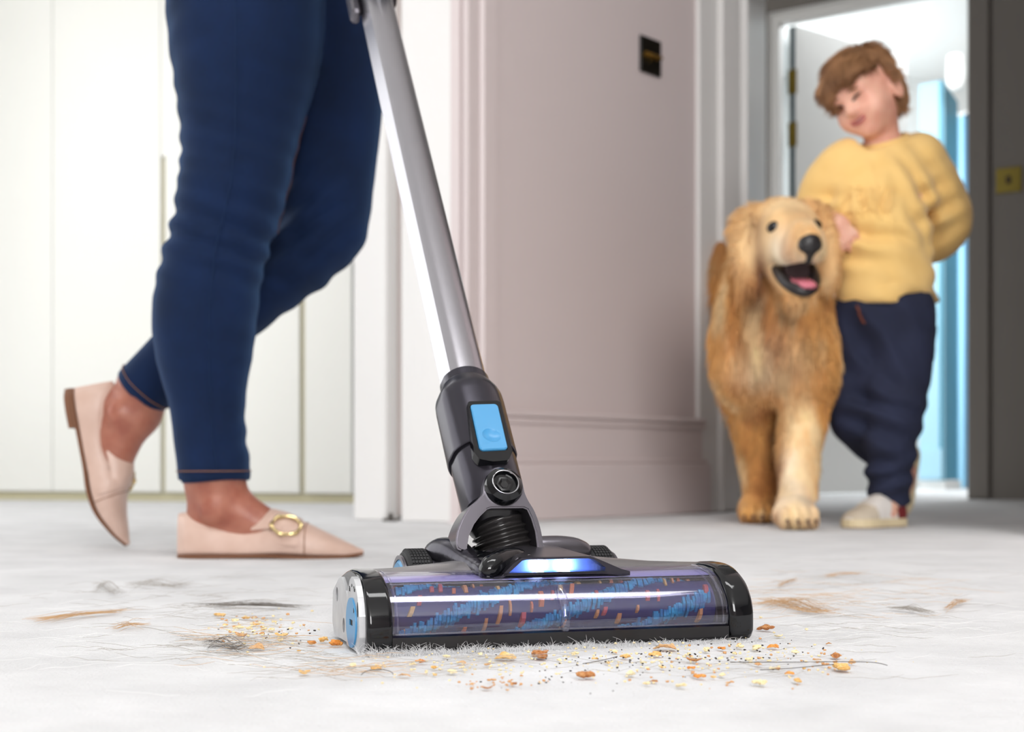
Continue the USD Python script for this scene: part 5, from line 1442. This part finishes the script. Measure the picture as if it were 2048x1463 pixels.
# sneakers: built flat, toe along +x
M_canvas = mat("white_canvas", sd(236, 230, 224), .6); M_suede = mat("beige_suede", sd(206, 192, 172), .8); M_foxing = mat("cream_rubber", sd(228, 210, 172), .5); M_maroon = mat("maroon_leather", sd(120, 40, 42), .5)
def sneaker(place):
    Ls, n, k = 0.165, 40, 28; xs = np.linspace(0, 1, n)
    top = np.interp(xs, [0, .04, .15, .28, .38, .5, .62, .75, .88, .96, 1], [.060, .066, .062, .058, .064, .060, .050, .039, .032, .024, .012])
    wid = np.interp(xs, [0, .03, .1, .25, .45, .65, .8, .9, .97, 1], [.012, .021, .027, .029, .029, .034, .034, .028, .017, .006])
    th_ = np.arange(k) / k * 2 * np.pi; c, s = np.cos(th_), np.sin(th_)
    def sec(i, g=0.0):
        z = np.where(s >= 0, .012 + (top[i] - .012) * np.abs(s) ** .75, .012 - .008 * np.abs(s) ** .5)
        y = (wid[i] + g) * np.sign(c) * np.abs(c) ** .65 * np.where(s > 0, 1 - .30 * np.abs(s) ** 1.5, 1)
        return np.stack([np.full(k, xs[i] * Ls), y, z + np.where(s > .1, g, 0)], 1)
    def put(m):
        v, f = V(m); return place(v), f
    up = part("shoe", put(loft([sec(i) for i in range(n)])), M_canvas, child, smooth=40)
    ol = Polygon([(xs[i] * Ls, wid[i] + .0015) for i in range(n)] + [(xs[i] * Ls, -wid[i] - .0015) for i in range(n - 1, -1, -1)]).buffer(.001)
    part("rubber_sole", put(prism(ol, .016, (0, 0, 0), np.array([1., 0, 0]), np.array([0, 1., 0]), Z3)), M_foxing, up)
    part("tread_sole", put(prism(ol.buffer(-.003), .002, (0, 0, -.002), np.array([1., 0, 0]), np.array([0, 1., 0]), Z3)), mat("gum_rubber", sd(150, 100, 62), .6), up)
    part("toe_overlay", put(sheet(np.array([sec(i, .0012)[0:15] for i in range(25, 39)]), .001, Z3)), M_suede, up, smooth=40)
    part("heel_counter", put(sheet(np.array([np.vstack([sec(i, .0014)[13:15]]) * [1, 1, 1] + [[0, 0, .004], [0, 0, .0]] for i in range(1, 11)] ), .001, np.array([0, 1., 0]))), M_maroon, up)
    part("heel_counter", put(sheet(np.array([np.vstack([sec(i, .0014)[0:3][::-1]]) for i in range(1, 11)]), .001, np.array([0, -1., 0]))), M_maroon, up)
    part("heel_tab", put(sheet(np.array([[(-.0006, y_, z_) for z_ in (.018, .035, .055)] for y_ in (-.011, -.005, .005, .011)]), .001, np.array([1., 0, 0]))), M_maroon, up)
    part("lace", put(cat_mesh([tube(sec(i, .0022)[4:11], .0017, 6) for i in (17, 20, 23, 26)])), M_canvas, up)
    return up
toe1, heel1 = at(1674, 1048, 2.84), at(1800, 1040, 2.955)
d1 = unit((toe1 - heel1) * [1, 1, 0]); s1_ = np.array([-d1[1], d1[0], 0.0])
tag(sneaker(lambda v: np.array([heel1[0], heel1[1], .0025]) + np.outer(v[:, 0], d1) + np.outer(v[:, 1], s1_) + np.outer(v[:, 2], Z3)), label="white sneaker planted on the carpet")
toe2 = at(1796, 1016, 3.19); toe2[2] = .008; heel2 = at(1821, 905, 3.20)
d2 = unit(toe2 - heel2); n2 = unit(np.array([-0.80, -.55, 0.15])); n2 = unit(n2 - d2 * (n2 @ d2)); s2_ = np.cross(n2, d2)
tag(sneaker(lambda v: toe2 + np.outer(v[:, 0] - .165, d2) + np.outer(v[:, 1], s2_) + np.outer(v[:, 2], n2)), label="white sneaker on its toe, maroon heel raised")

# ================================================================== what lies on the carpet
rng = np.random.default_rng(77)
# pile fibres standing near the camera and tufting up against the vacuum's lip
r_ = np.random.default_rng(32); n_ = 6500
p = HLs(np.stack([r_.uniform(-.006, W + .006, n_), -np.abs(r_.normal(0, .006, n_)) + .001, np.zeros(n_)], 1))
Lf = (.0012 + r_.gamma(1.5, .0009, n_).clip(0, .006)) * (.5 + 1.0 * meshkit.noise(p * 260)) * np.interp(p[:, 0], [-.1, -.02, .05, .16], [1.2, .95, .9, .5])
ln = r_.normal(0, .6, (n_, 2)) * Lf[:, None]
mid = p.copy(); mid[:, :2] += ln * .3 - VV[:2] * .0004; mid[:, 2] = Lf * .65
tip = p.copy(); tip[:, :2] += ln; tip[:, 2] = Lf
curves("pile", np.stack([p, mid, tip], 1), np.tile([.00026, .0002, .00008], (n_, 1)), M_fibre, floor)

M_flake = {}
for nm, c1, c2, c3 in (("orange", (230, 150, 66), (204, 112, 38), (240, 190, 120)), ("gold", (236, 188, 116), (216, 154, 78), (246, 216, 160)), ("brown", (186, 124, 70), (140, 82, 42), (224, 176, 120)), ("tan", (224, 176, 126), (200, 142, 90), (240, 210, 170)), ("pale", (242, 224, 178), (232, 206, 150), (248, 238, 208))):
    MATS["flake_" + nm] = M_flake[nm] = usdkit.material(stage, "/World/Looks/flake_" + nm, {"g": ("texture_coordinate", {}), "n": ("noise_texture", {"scale": 330.0, "detail": 5.0, "roughness": .65}),
        "r": ("rgb_ramp", {"ramp": [(0.30, sd(*c2)), (0.52, sd(*c1)), (0.72, sd(*c3))]}), "b": ("bump", {"strength": .6, "distance": .0008}), "p": ("principled_bsdf", {"roughness": .6, "subsurface_weight": .1, "subsurface_scale": .002})},
        [("g.object", "n.vector"), ("n.fac", "r.fac"), ("r.color", "p.base_color"), ("n.fac", "b.height"), ("b.normal", "p.normal")], surface="p.BSDF")
def flake_mesh(size, seed, lumps=False):
    r = np.random.default_rng(seed)
    m = trimesh.creation.icosphere(4 if size > .006 else 3); v = m.vertices.copy()
    o = r.uniform(0, 50, 3)
    if lumps and size > .0042:                                   # a broken cluster: curled bits grown together
        bits = []
        for k in range(int(r.integers(5, 8))):
            w = trimesh.creation.icosphere(3); q = w.vertices * (.75 + .6 * (meshkit.fbm(w.vertices * 2.2 + o + k * 9, 3) - .4))[:, None] * np.array([r.uniform(.30, .5), r.uniform(.24, .4), r.uniform(.10, .2)])
            a_, b_ = r.uniform(0, 6.28), r.uniform(-.8, .8)
            Ra = np.array([[math.cos(a_), -math.sin(a_), 0], [math.sin(a_), math.cos(a_), 0], [0, 0, 1]]) @ np.array([[1, 0, 0], [0, math.cos(b_), -math.sin(b_)], [0, math.sin(b_), math.cos(b_)]])
            bits.append(man((q @ Ra.T + [r.uniform(-.5, .5) * (k > 0), r.uniform(-.25, .25) * (k > 0), r.uniform(-.02, .12)], w.faces)))
        u = m3.Manifold.batch_boolean(bits, m3.OpType.Add)
        parts_ = u.decompose(); u = max(parts_, key=lambda x: x.volume())
        v, f_ = V(u); v = v + .05 * (meshkit.fbm(v * 7 + o, 2)[:, None] - .5)
        v[:, :2] -= (v[:, :2].max(0) + v[:, :2].min(0)) / 2
        return v * size / 2 / np.abs(v[:, 0]).max(), f_
    if lumps:
        v = v * (0.45 + 0.70 * meshkit.fbm(v * 1.5 + o, 2)[:, None] + 0.55 * np.abs(meshkit.noise(v * 3.4 + o + 7) - .5)[:, None] + .35 * meshkit.noise(v * 6.5 + o)[:, None]); v[:, 2] *= .42; v[:, 1] *= .72
    else:
        rad = 0.80 + 0.6 * (meshkit.noise(v * [1.6, 1.6, .3] + o) - .3) + .22 * (meshkit.noise(v * [4, 4, .3] + o) - .5)
        v = v * rad[:, None]; v[:, 2] *= .10; v[:, 1] *= r.uniform(.6, .85)
        v[:, 2] += (.34 * v[:, 0] ** 2 * r.choice([1, -.7]) + .30 * v[:, 1] ** 2) + .22 * (meshkit.fbm(v * [3.6, 3.6, 0] + o, 3) - .5)
    v *= size / 2 / np.abs(v[:, 0]).max()
    return v, np.array(m.faces)
# (x, y, width in pixels, kind, lumpy, name, label)
T = "flake trail left of the vacuum"
FL = [
 (790, 1306, 32, "gold", 0, "cereal_flake", "pale gold cereal flake leaning against the black lip near the vacuum's left end"),
 (842, 1329, 24, "orange", 1, "cereal_flake", "small bright orange cereal lump in front of the lip, left of centre"),
 (923, 1330, 20, "tan", 0, "cereal_flake", "slim tan flake between the orange lump and the big oval flake"),
 (1010, 1321, 44, "gold", 0, "cereal_flake", "large oval golden cereal flake lying before the lit lamps"),
 (1080, 1319, 50, "brown", 1, "cereal_flake", "broad speckled brown cluster beside the large oval golden flake"),
 (1172, 1359, 40, "brown", 1, "cereal_flake", "dark brown cereal cluster alone on clean carpet in the near foreground"),
 (807, 1356, 30, "tan", 0, "cereal_flake", "flat tan flake at the left of the near foreground"),
 (974, 1381, 26, "brown", 0, "cereal_flake", "brown flake nearest the camera, centre of the crumb patch"),
 (1028, 1373, 18, "brown", 1, "cereal_flake", "small brown crumb just right of the nearest brown flake"),
 (944, 1374, 12, "tan", 1, "crumb", "tiny tan crumb just left of the nearest brown flake"),
 (1532, 1263, 36, "brown", 1, "cereal_flake", "knobbly brown cluster just right of the vacuum's far end"),
 (1557, 1276, 22, "pale", 0, "cereal_flake", "pale flake just below the knobbly brown cluster"),
 (1331, 1302, 52, "tan", 0, "cereal_flake", "long tan flake tucked under the lip, right of centre"),
 (1311, 1315, 30, "gold", 1, "cereal_flake", "golden lump just below the long tan flake"),
 (1445, 1302, 24, "orange", 1, "cereal_flake", "orange lump under the lip near the vacuum's right end"),
 (1548, 1299, 28, "orange", 0, "cereal_flake", "curled orange flake below and right of the vacuum's far end"),
 (1512, 1303, 24, "pale", 1, "cereal_flake", "pale lump left of the curled orange flake"),
 (1388, 1326, 32, "brown", 0, "cereal_flake", "thin brown sliver of flake right of the golden lump"),
 (1384, 1341, 18, "orange", 1, "cereal_flake", "small round orange piece below the thin brown sliver"),
 (1402, 1359, 28, "orange", 1, "cereal_flake", "orange cluster in the right foreground between pale crumbs"),
 (1307, 1367, 17, "brown", 0, "cereal_flake", "small brown chip resting above a cream crumb in the foreground"),
 (1579, 1352, 22, "orange", 0, "cereal_flake", "folded orange flake touched by the long dark hair"),
 (1595, 1368, 26, "gold", 1, "cereal_flake", "golden lump just below the folded orange flake"),
 (1672, 1318, 28, "brown", 1, "cereal_flake", "brown cluster at the far right of the spill"),
 (1682, 1343, 50, "gold", 1, "cereal_flake", "large pale golden cluster at the far right of the spill"),
 (1705, 1331, 14, "tan", 1, "crumb", "tan crumb at the upper right of the large pale golden cluster"),
 (1658, 1291, 14, "brown", 0, "crumb", "small reddish brown chip at the upper right of the spill"),
 (1635, 1324, 18, "tan", 0, "cereal_flake", "flat tan sliver left of the far right brown cluster"),
 (622, 1292, 26, "orange", 1, "cereal_flake", "glossy orange lump at the left of the row by the blue disc"),
 (648, 1287, 24, "gold", 1, "cereal_flake", "golden lump in the middle of the row by the blue disc"),
 (672, 1294, 30, "orange", 1, "cereal_flake", "orange lump touching the vacuum's grey side plate"),
 (513, 1302, 34, "tan", 0, "cereal_flake", "flat peach flake left of the row by the blue disc"),
 (608, 1351, 26, "gold", 0, "cereal_flake", "yellow flake below the row by the blue disc, left foreground"),
 (441, 1236, 28, "gold", 1, "cereal_flake", "golden cluster at the far end of the trail left of the vacuum"),
 (564, 1276, 30, "gold", 0, "cereal_flake", "flat golden flake near the dark specks left of the vacuum"),
 (482, 1278, 22, "tan", 1, "cereal_flake", "tan lump beside the dark tangle of hair left of the vacuum"),
]
grp_r, grp_l = "pale crumbs in front of the vacuum's right half", "pale crumbs in the trail left of the vacuum"
def crumb_rows(rows, grp, label):
    for x, y, w_, k_ in rows:
        FL.append((x, y, w_, k_, 1, "crumb", (label, grp)))
crumb_rows([(451, 1254, 16, "gold"), (478, 1260, 24, "pale"), (513, 1253, 22, "gold"), (492, 1240, 18, "gold"), (460, 1268, 14, "tan"), (498, 1263, 16, "pale"), (543, 1264, 18, "pale"), (560, 1285, 14, "pale"), (598, 1306, 12, "gold"), (470, 1246, 14, "pale"), (527, 1262, 14, "gold"), (585, 1292, 12, "pale")],
           grp_l, "small pale gold crumb in the trail left of the vacuum")
crumb_rows([(1260, 1354, 26, "pale"), (1293, 1373, 18, "pale"), (1445, 1356, 22, "pale"), (1427, 1359, 14, "gold"), (1518, 1373, 32, "pale"), (1362, 1378, 24, "pale"), (1516, 1334, 14, "tan"), (1250, 1319, 22, "gold"), (1327, 1340, 14, "gold"), (1412, 1306, 22, "pale"), (1480, 1299, 20, "pale"), (1546, 1343, 18, "pale"), (1470, 1312, 16, "gold"), (1590, 1310, 14, "pale"), (1498, 1325, 18, "pale"), (1230, 1308, 20, "pale"), (1215, 1330, 14, "gold"), (1375, 1315, 14, "pale"), (1456, 1371, 12, "tan"), (1608, 1342, 12, "gold"), (1440, 1322, 14, "pale"), (1287, 1330, 16, "pale"), (1190, 1322, 14, "gold"), (1150, 1312, 16, "pale"), (1120, 1325, 14, "pale")],
           grp_r, "small pale crumb scattered in front of the vacuum's right half")
crumb_rows([(892, 1318, 18, "pale"), (975, 1334, 16, "tan"), (868, 1341, 14, "gold"), (752, 1342, 24, "gold"), (706, 1338, 18, "pale"), (930, 1345, 16, "pale"), (870, 1355, 12, "gold"), (905, 1350, 20, "pale"), (1000, 1345, 12, "pale"), (1015, 1385, 10, "tan"), (988, 1365, 12, "tan"), (826, 1333, 16, "pale"), (960, 1313, 14, "pale")],
           "pale crumbs in front of the vacuum's left half", "small pale crumb scattered in front of the vacuum's left half")
import re
def short(lab):
    q = re.split(r" (?:in front|leaning|between|lying|beside|alone|at the|just|below|tucked|under|near|resting|touched|left|right|by|touching|in the|nearest)\b", lab)[0]
    return q
anchors = [(x, y, short(l)) for x, y, _, _, _, _, l in FL if not isinstance(l, tuple)]
names_ = [a_[2] for a_ in anchors]; anchors = [a_ for a_ in anchors if names_.count(a_[2]) == 1]
taken = set()
def crumb_label(x, y, k_):
    tone = {"pale": "small cream crumb", "gold": "small golden crumb", "tan": "small tan crumb"}[k_]
    for d_, ax, ay, nm_ in sorted((math.hypot(x - ax, (y - ay) * 2.5), ax, ay, nm_) for ax, ay, nm_ in anchors):
        dx, dy = x - ax, (y - ay) * 2.5
        w1 = "right of" if dx > 0 else "left of"; w2 = "nearer the camera than" if dy > 0 else "farther back than"
        pos = [w1] if abs(dx) > 2.2 * abs(dy) else [w2] if abs(dy) > 2.2 * abs(dx) else ["diagonally in front and " + w1 if dy > 0 else "diagonally behind and " + w1]
        l = f"{tone} {'just ' if d_ < 60 and len(pos[0]) < 9 else ''}{pos[0]} the {nm_}"
        if l not in taken and len(l.split()) <= 16:
            taken.add(l); return l
for i, (x, y, w_, k_, lump, nm, lab) in enumerate(FL):
    if isinstance(lab, tuple):
        lab = (crumb_label(x, y, k_), lab[1])
    g = ground(x, y); size = w_ / F * g[1]
    v, f = flake_mesh(size, 1000 + i, lump)
    th = rng.uniform(0, 6.28) if lump else rng.uniform(-.5, .5); c, s = math.cos(th), math.sin(th)
    R = np.array([[c, -s, 0], [s, c, 0], [0, 0, 1.0]])
    if i == 0:
        ax_, az = math.radians(-58), 0.25
        R = np.array([[math.cos(az), 0, -math.sin(az)], [0, 1, 0], [math.sin(az), 0, math.cos(az)]]) @ np.array([[1, 0, 0], [0, math.cos(ax_), math.sin(ax_)], [0, -math.sin(ax_), math.cos(ax_)]])
    elif not lump:
        t_ = rng.uniform(-.35, .15); R = R @ np.array([[1, 0, 0], [0, math.cos(t_), math.sin(t_)], [0, -math.sin(t_), math.cos(t_)]])
    v = v @ R.T; v[:, 2] += -v[:, 2].min() + .0012
    lab, gr = (lab if isinstance(lab, tuple) else (lab, None))
    part(nm, (v + g, f), M_flake[k_], None, smooth=True, label=lab, cat="cereal flake" if nm == "cereal_flake" else "crumb", group=gr)

# what nobody could count: fine crumbs, dark specks, shed hair
def specks(zone, n, lo, hi, seed):
    r = np.random.default_rng(seed); out = []
    m = trimesh.creation.icosphere(1)
    for cx_, cy_, sx, sy, w_ in zone:
        for _ in range(int(n * w_)):
            x, y = r.normal(cx_, sx), r.normal(cy_, sy)
            if y < 1190 or y > 1410: continue
            g = ground(x, y); l = g - VC; a_, b_ = l @ VU, l @ VV
            if -.008 < a_ < W + .004 and -.001 < b_ < .12: continue
            z_ = r.uniform(lo, hi) / F * g[1] / 2
            v = m.vertices * (1 + .5 * r.normal(0, .4, (len(m.vertices), 1))) * [1, 1, .6] * z_
            out.append((v + g + [0, 0, z_ * .5 + .0022], np.array(m.faces)))
    return cat_mesh(out)
R_ZONE = [(1330, 1322, 90, 14, .35), (1500, 1315, 70, 18, .2), (1250, 1335, 90, 18, .2), (560, 1280, 50, 14, .15), (1080, 1350, 90, 16, .1)]
part("dark_specks", specks(R_ZONE, 190, 1.8, 5.0, 51), mat("pepper_black", sd(52, 42, 38), .7), None, smooth=False, kind="stuff", label="dark pepper-like specks sprinkled among the crumbs around the vacuum", cat="dirt")
c1_ = specks([(1420, 1322, 130, 22, .45), (900, 1338, 120, 16, .25), (520, 1264, 50, 16, .2), (1180, 1330, 90, 20, .2)], 420, 2.0, 7.0, 52)
c2_ = specks([(1000, 1372, 45, 9, .3), (1420, 1330, 130, 24, .4), (500, 1260, 50, 16, .25), (1660, 1330, 30, 14, .15)], 130, 2.5, 8.0, 53)
part("fine_crumbs", cat_mesh([c1_, c2_]), mat("fine_crumb", None, .6, tint=True), None, smooth=True, kind="stuff", label="fine pale and toasted crumbs dusted over the carpet around the vacuum", cat="crumbs",
     tint=np.vstack([np.tile(sd(242, 222, 172), (len(c1_[0]), 1)), np.tile(sd(212, 158, 104), (len(c2_[0]), 1))]))

def hairs(zones, seed, wid, colour):
    """Shed hair lying along the carpet: zones of (x, y, spread x, spread y, count, length in pixels, slope)."""
    r = np.random.default_rng(seed); S = []
    for cx_, cy_, sx, sy, n, L, sl in zones:
        for _ in range(n):
            x, y = r.normal(cx_, sx), np.clip(r.normal(cy_, sy), 1120, 1420)
            l = L * r.uniform(.5, 1.4); a_ = sl + r.normal(0, .10); bow = r.normal(0, .10) * l
            P = []
            for t in np.linspace(-.5, .5, 6):
                g = ground(x + l * t, y + (l * t * a_ + bow * (.25 - t * t)) * .35)
                g[2] = .0025 + .0015 * math.sin(3 * t + x) + r.uniform(0, .0012); P.append(g)
            S.append(P)
    S = np.array(S)
    l = S - VC; bad = (((l @ VU) > -.01) & ((l @ VU) < W + .006) & ((l @ VV) > -.001) & ((l @ VV) < .16)).any(1)
    return S[~bad]
hair_dark = mat("hair_dark", sd(118, 112, 106), .6); hair_tan = mat("hair_tan", sd(204, 166, 124), .6); hair_white = mat("hair_white", sd(246, 244, 240), .5); hair_grey = mat("hair_grey", sd(170, 163, 155), .6)
Z1 = [(480, 1225, 120, 26, 90, 90, .0), (470, 1300, 130, 14, 90, 120, .1), (300, 1200, 150, 30, 40, 70, -.1), (640, 1345, 90, 14, 30, 110, .1), (1700, 1215, 130, 40, 70, 90, .0), (1520, 1340, 110, 12, 16, 120, -.1), (1000, 1335, 190, 14, 50, 110, .0), (1620, 1160, 180, 25, 50, 70, 0)]
SH, SW, ST = [], [], []
for zs, seed, w_, c_ in ((Z1, 61, .00024, (172, 166, 159)), ([(330, 1290, 200, 45, 60, 110, -.1), (1750, 1250, 170, 45, 60, 110, -.1)], 62, .00016, (244, 244, 243)),
      ([(520, 1290, 110, 24, 60, 90, .05), (1600, 1205, 90, 16, 46, 90, .05), (1700, 1185, 140, 25, 34, 90, 0), (700, 1345, 90, 10, 26, 90, 0)], 63, .00026, (206, 172, 136))):
    S = hairs(zs, seed, w_, None); SH.append(S); SW.append(np.tile(np.array([.4, 1, 1, 1, 1, .4]) * w_, (len(S), 1))); ST.append(np.tile(sd(*c_), (len(S), 1)))
curves("shed_hair", np.vstack(SH), np.vstack(SW), mat("shed_hair", None, .6, tint=True), None, tint=np.vstack(ST), label="thin grey, tan and white animal hair strewn in streaks over the carpet around the vacuum", cat="animal hair")
def wisp(x, y, L, slope, n, spread, m_, label, seed, w_=.00026, curl=0.0):
    r = np.random.default_rng(seed); S = []
    for _ in range(n):
        o = r.normal(0, 1, 4); l = L * r.uniform(.6, 1.1); P = []
        for t in np.linspace(-.5, .5, 8):
            sp = spread * (.35 + 1.6 * abs(t))
            g = ground(x + l * t + o[3] * L * .08, y + l * t * slope + o[0] * sp * .5 + o[1] * sp * t * 1.5 + curl * L * math.sin(t * 5 + o[2]) * .12)
            g[2] = .0028 + .0022 * (1 - abs(2 * t)) * abs(o[2]); P.append(g)
        S.append(P)
    S = np.array(S)
    curves("hair_wisp", S, np.tile(np.array([.4, 1, 1, 1, 1, 1, .8, .3]) * w_, (n, 1)), m_, None, label=label, cat="hair wisp", kind=None)
wisp(165, 1236, 190, -.11, 30, 3, hair_tan, "long brown wisp of hair on the carpet below the raised loafer", 1)
wisp(262, 1257, 80, -.12, 15, 5, hair_tan, "short tan wisp of hair right of the long brown wisp", 2)
wisp(505, 1217, 210, .02, 30, 2, hair_dark, "long straight dark wisp of hair left of the vacuum", 3)
wisp(455, 1297, 90, -.05, 30, 6, hair_dark, "dark tangle of hair below the golden crumb trail", 4, curl=1.0)
wisp(215, 1182, 60, .08, 17, 6, hair_grey, "small grey tangle of hair on the carpet left of the planted loafer", 5, curl=1.2)
wisp(320, 1173, 130, -.08, 20, 4, hair_grey, "grey wisp of hair in front of the planted loafer", 6, curl=.5)
wisp(1598, 1218, 150, .03, 45, 5, hair_tan, "brown tuft of hair spread right of the vacuum's far end", 7, curl=.6)
wisp(1824, 1226, 90, .14, 25, 2, hair_grey, "grey sliver of hair pointing right, right of the vacuum", 8)
wisp(1912, 1214, 46, -.45, 20, 4, hair_tan, "small tilted brown tuft of hair at the far right", 9)
wisp(1574, 1170, 40, -.3, 13, 3, hair_tan, "small tan tuft of hair behind the vacuum's far end", 10)
wisp(1690, 1153, 90, -.10, 13, 3, hair_tan, "faint tan wisp of hair on the carpet below the dog's paws", 11)
for pts, lb in (([(1460, 1338), (1560, 1338), (1680, 1337), (1740, 1338), (1775, 1345)], "long single dark hair running right across the crumbs"), ([(1520, 1354), (1590, 1350), (1640, 1345), (1690, 1341)], "single dark hair crossing below the folded orange flake"),
                ([(722, 1365), (735, 1356), (760, 1353), (780, 1357), (786, 1364)], "single curled dark hair in the left foreground"), ([(1165, 1341), (1200, 1335), (1235, 1326)], "single slanting dark hair in the centre foreground"),
                ([(1372, 1214), (1420, 1216), (1470, 1219)], "")):
    if lb:
        P = spline([ground(x, y) + [0, 0, .0045] for x, y in pts], 24)
        curves("hair", P[None], np.full((1, 24), .00042), mat("single_hair", sd(60, 52, 48), .5), None, kind=None, label=lb, cat="hair")
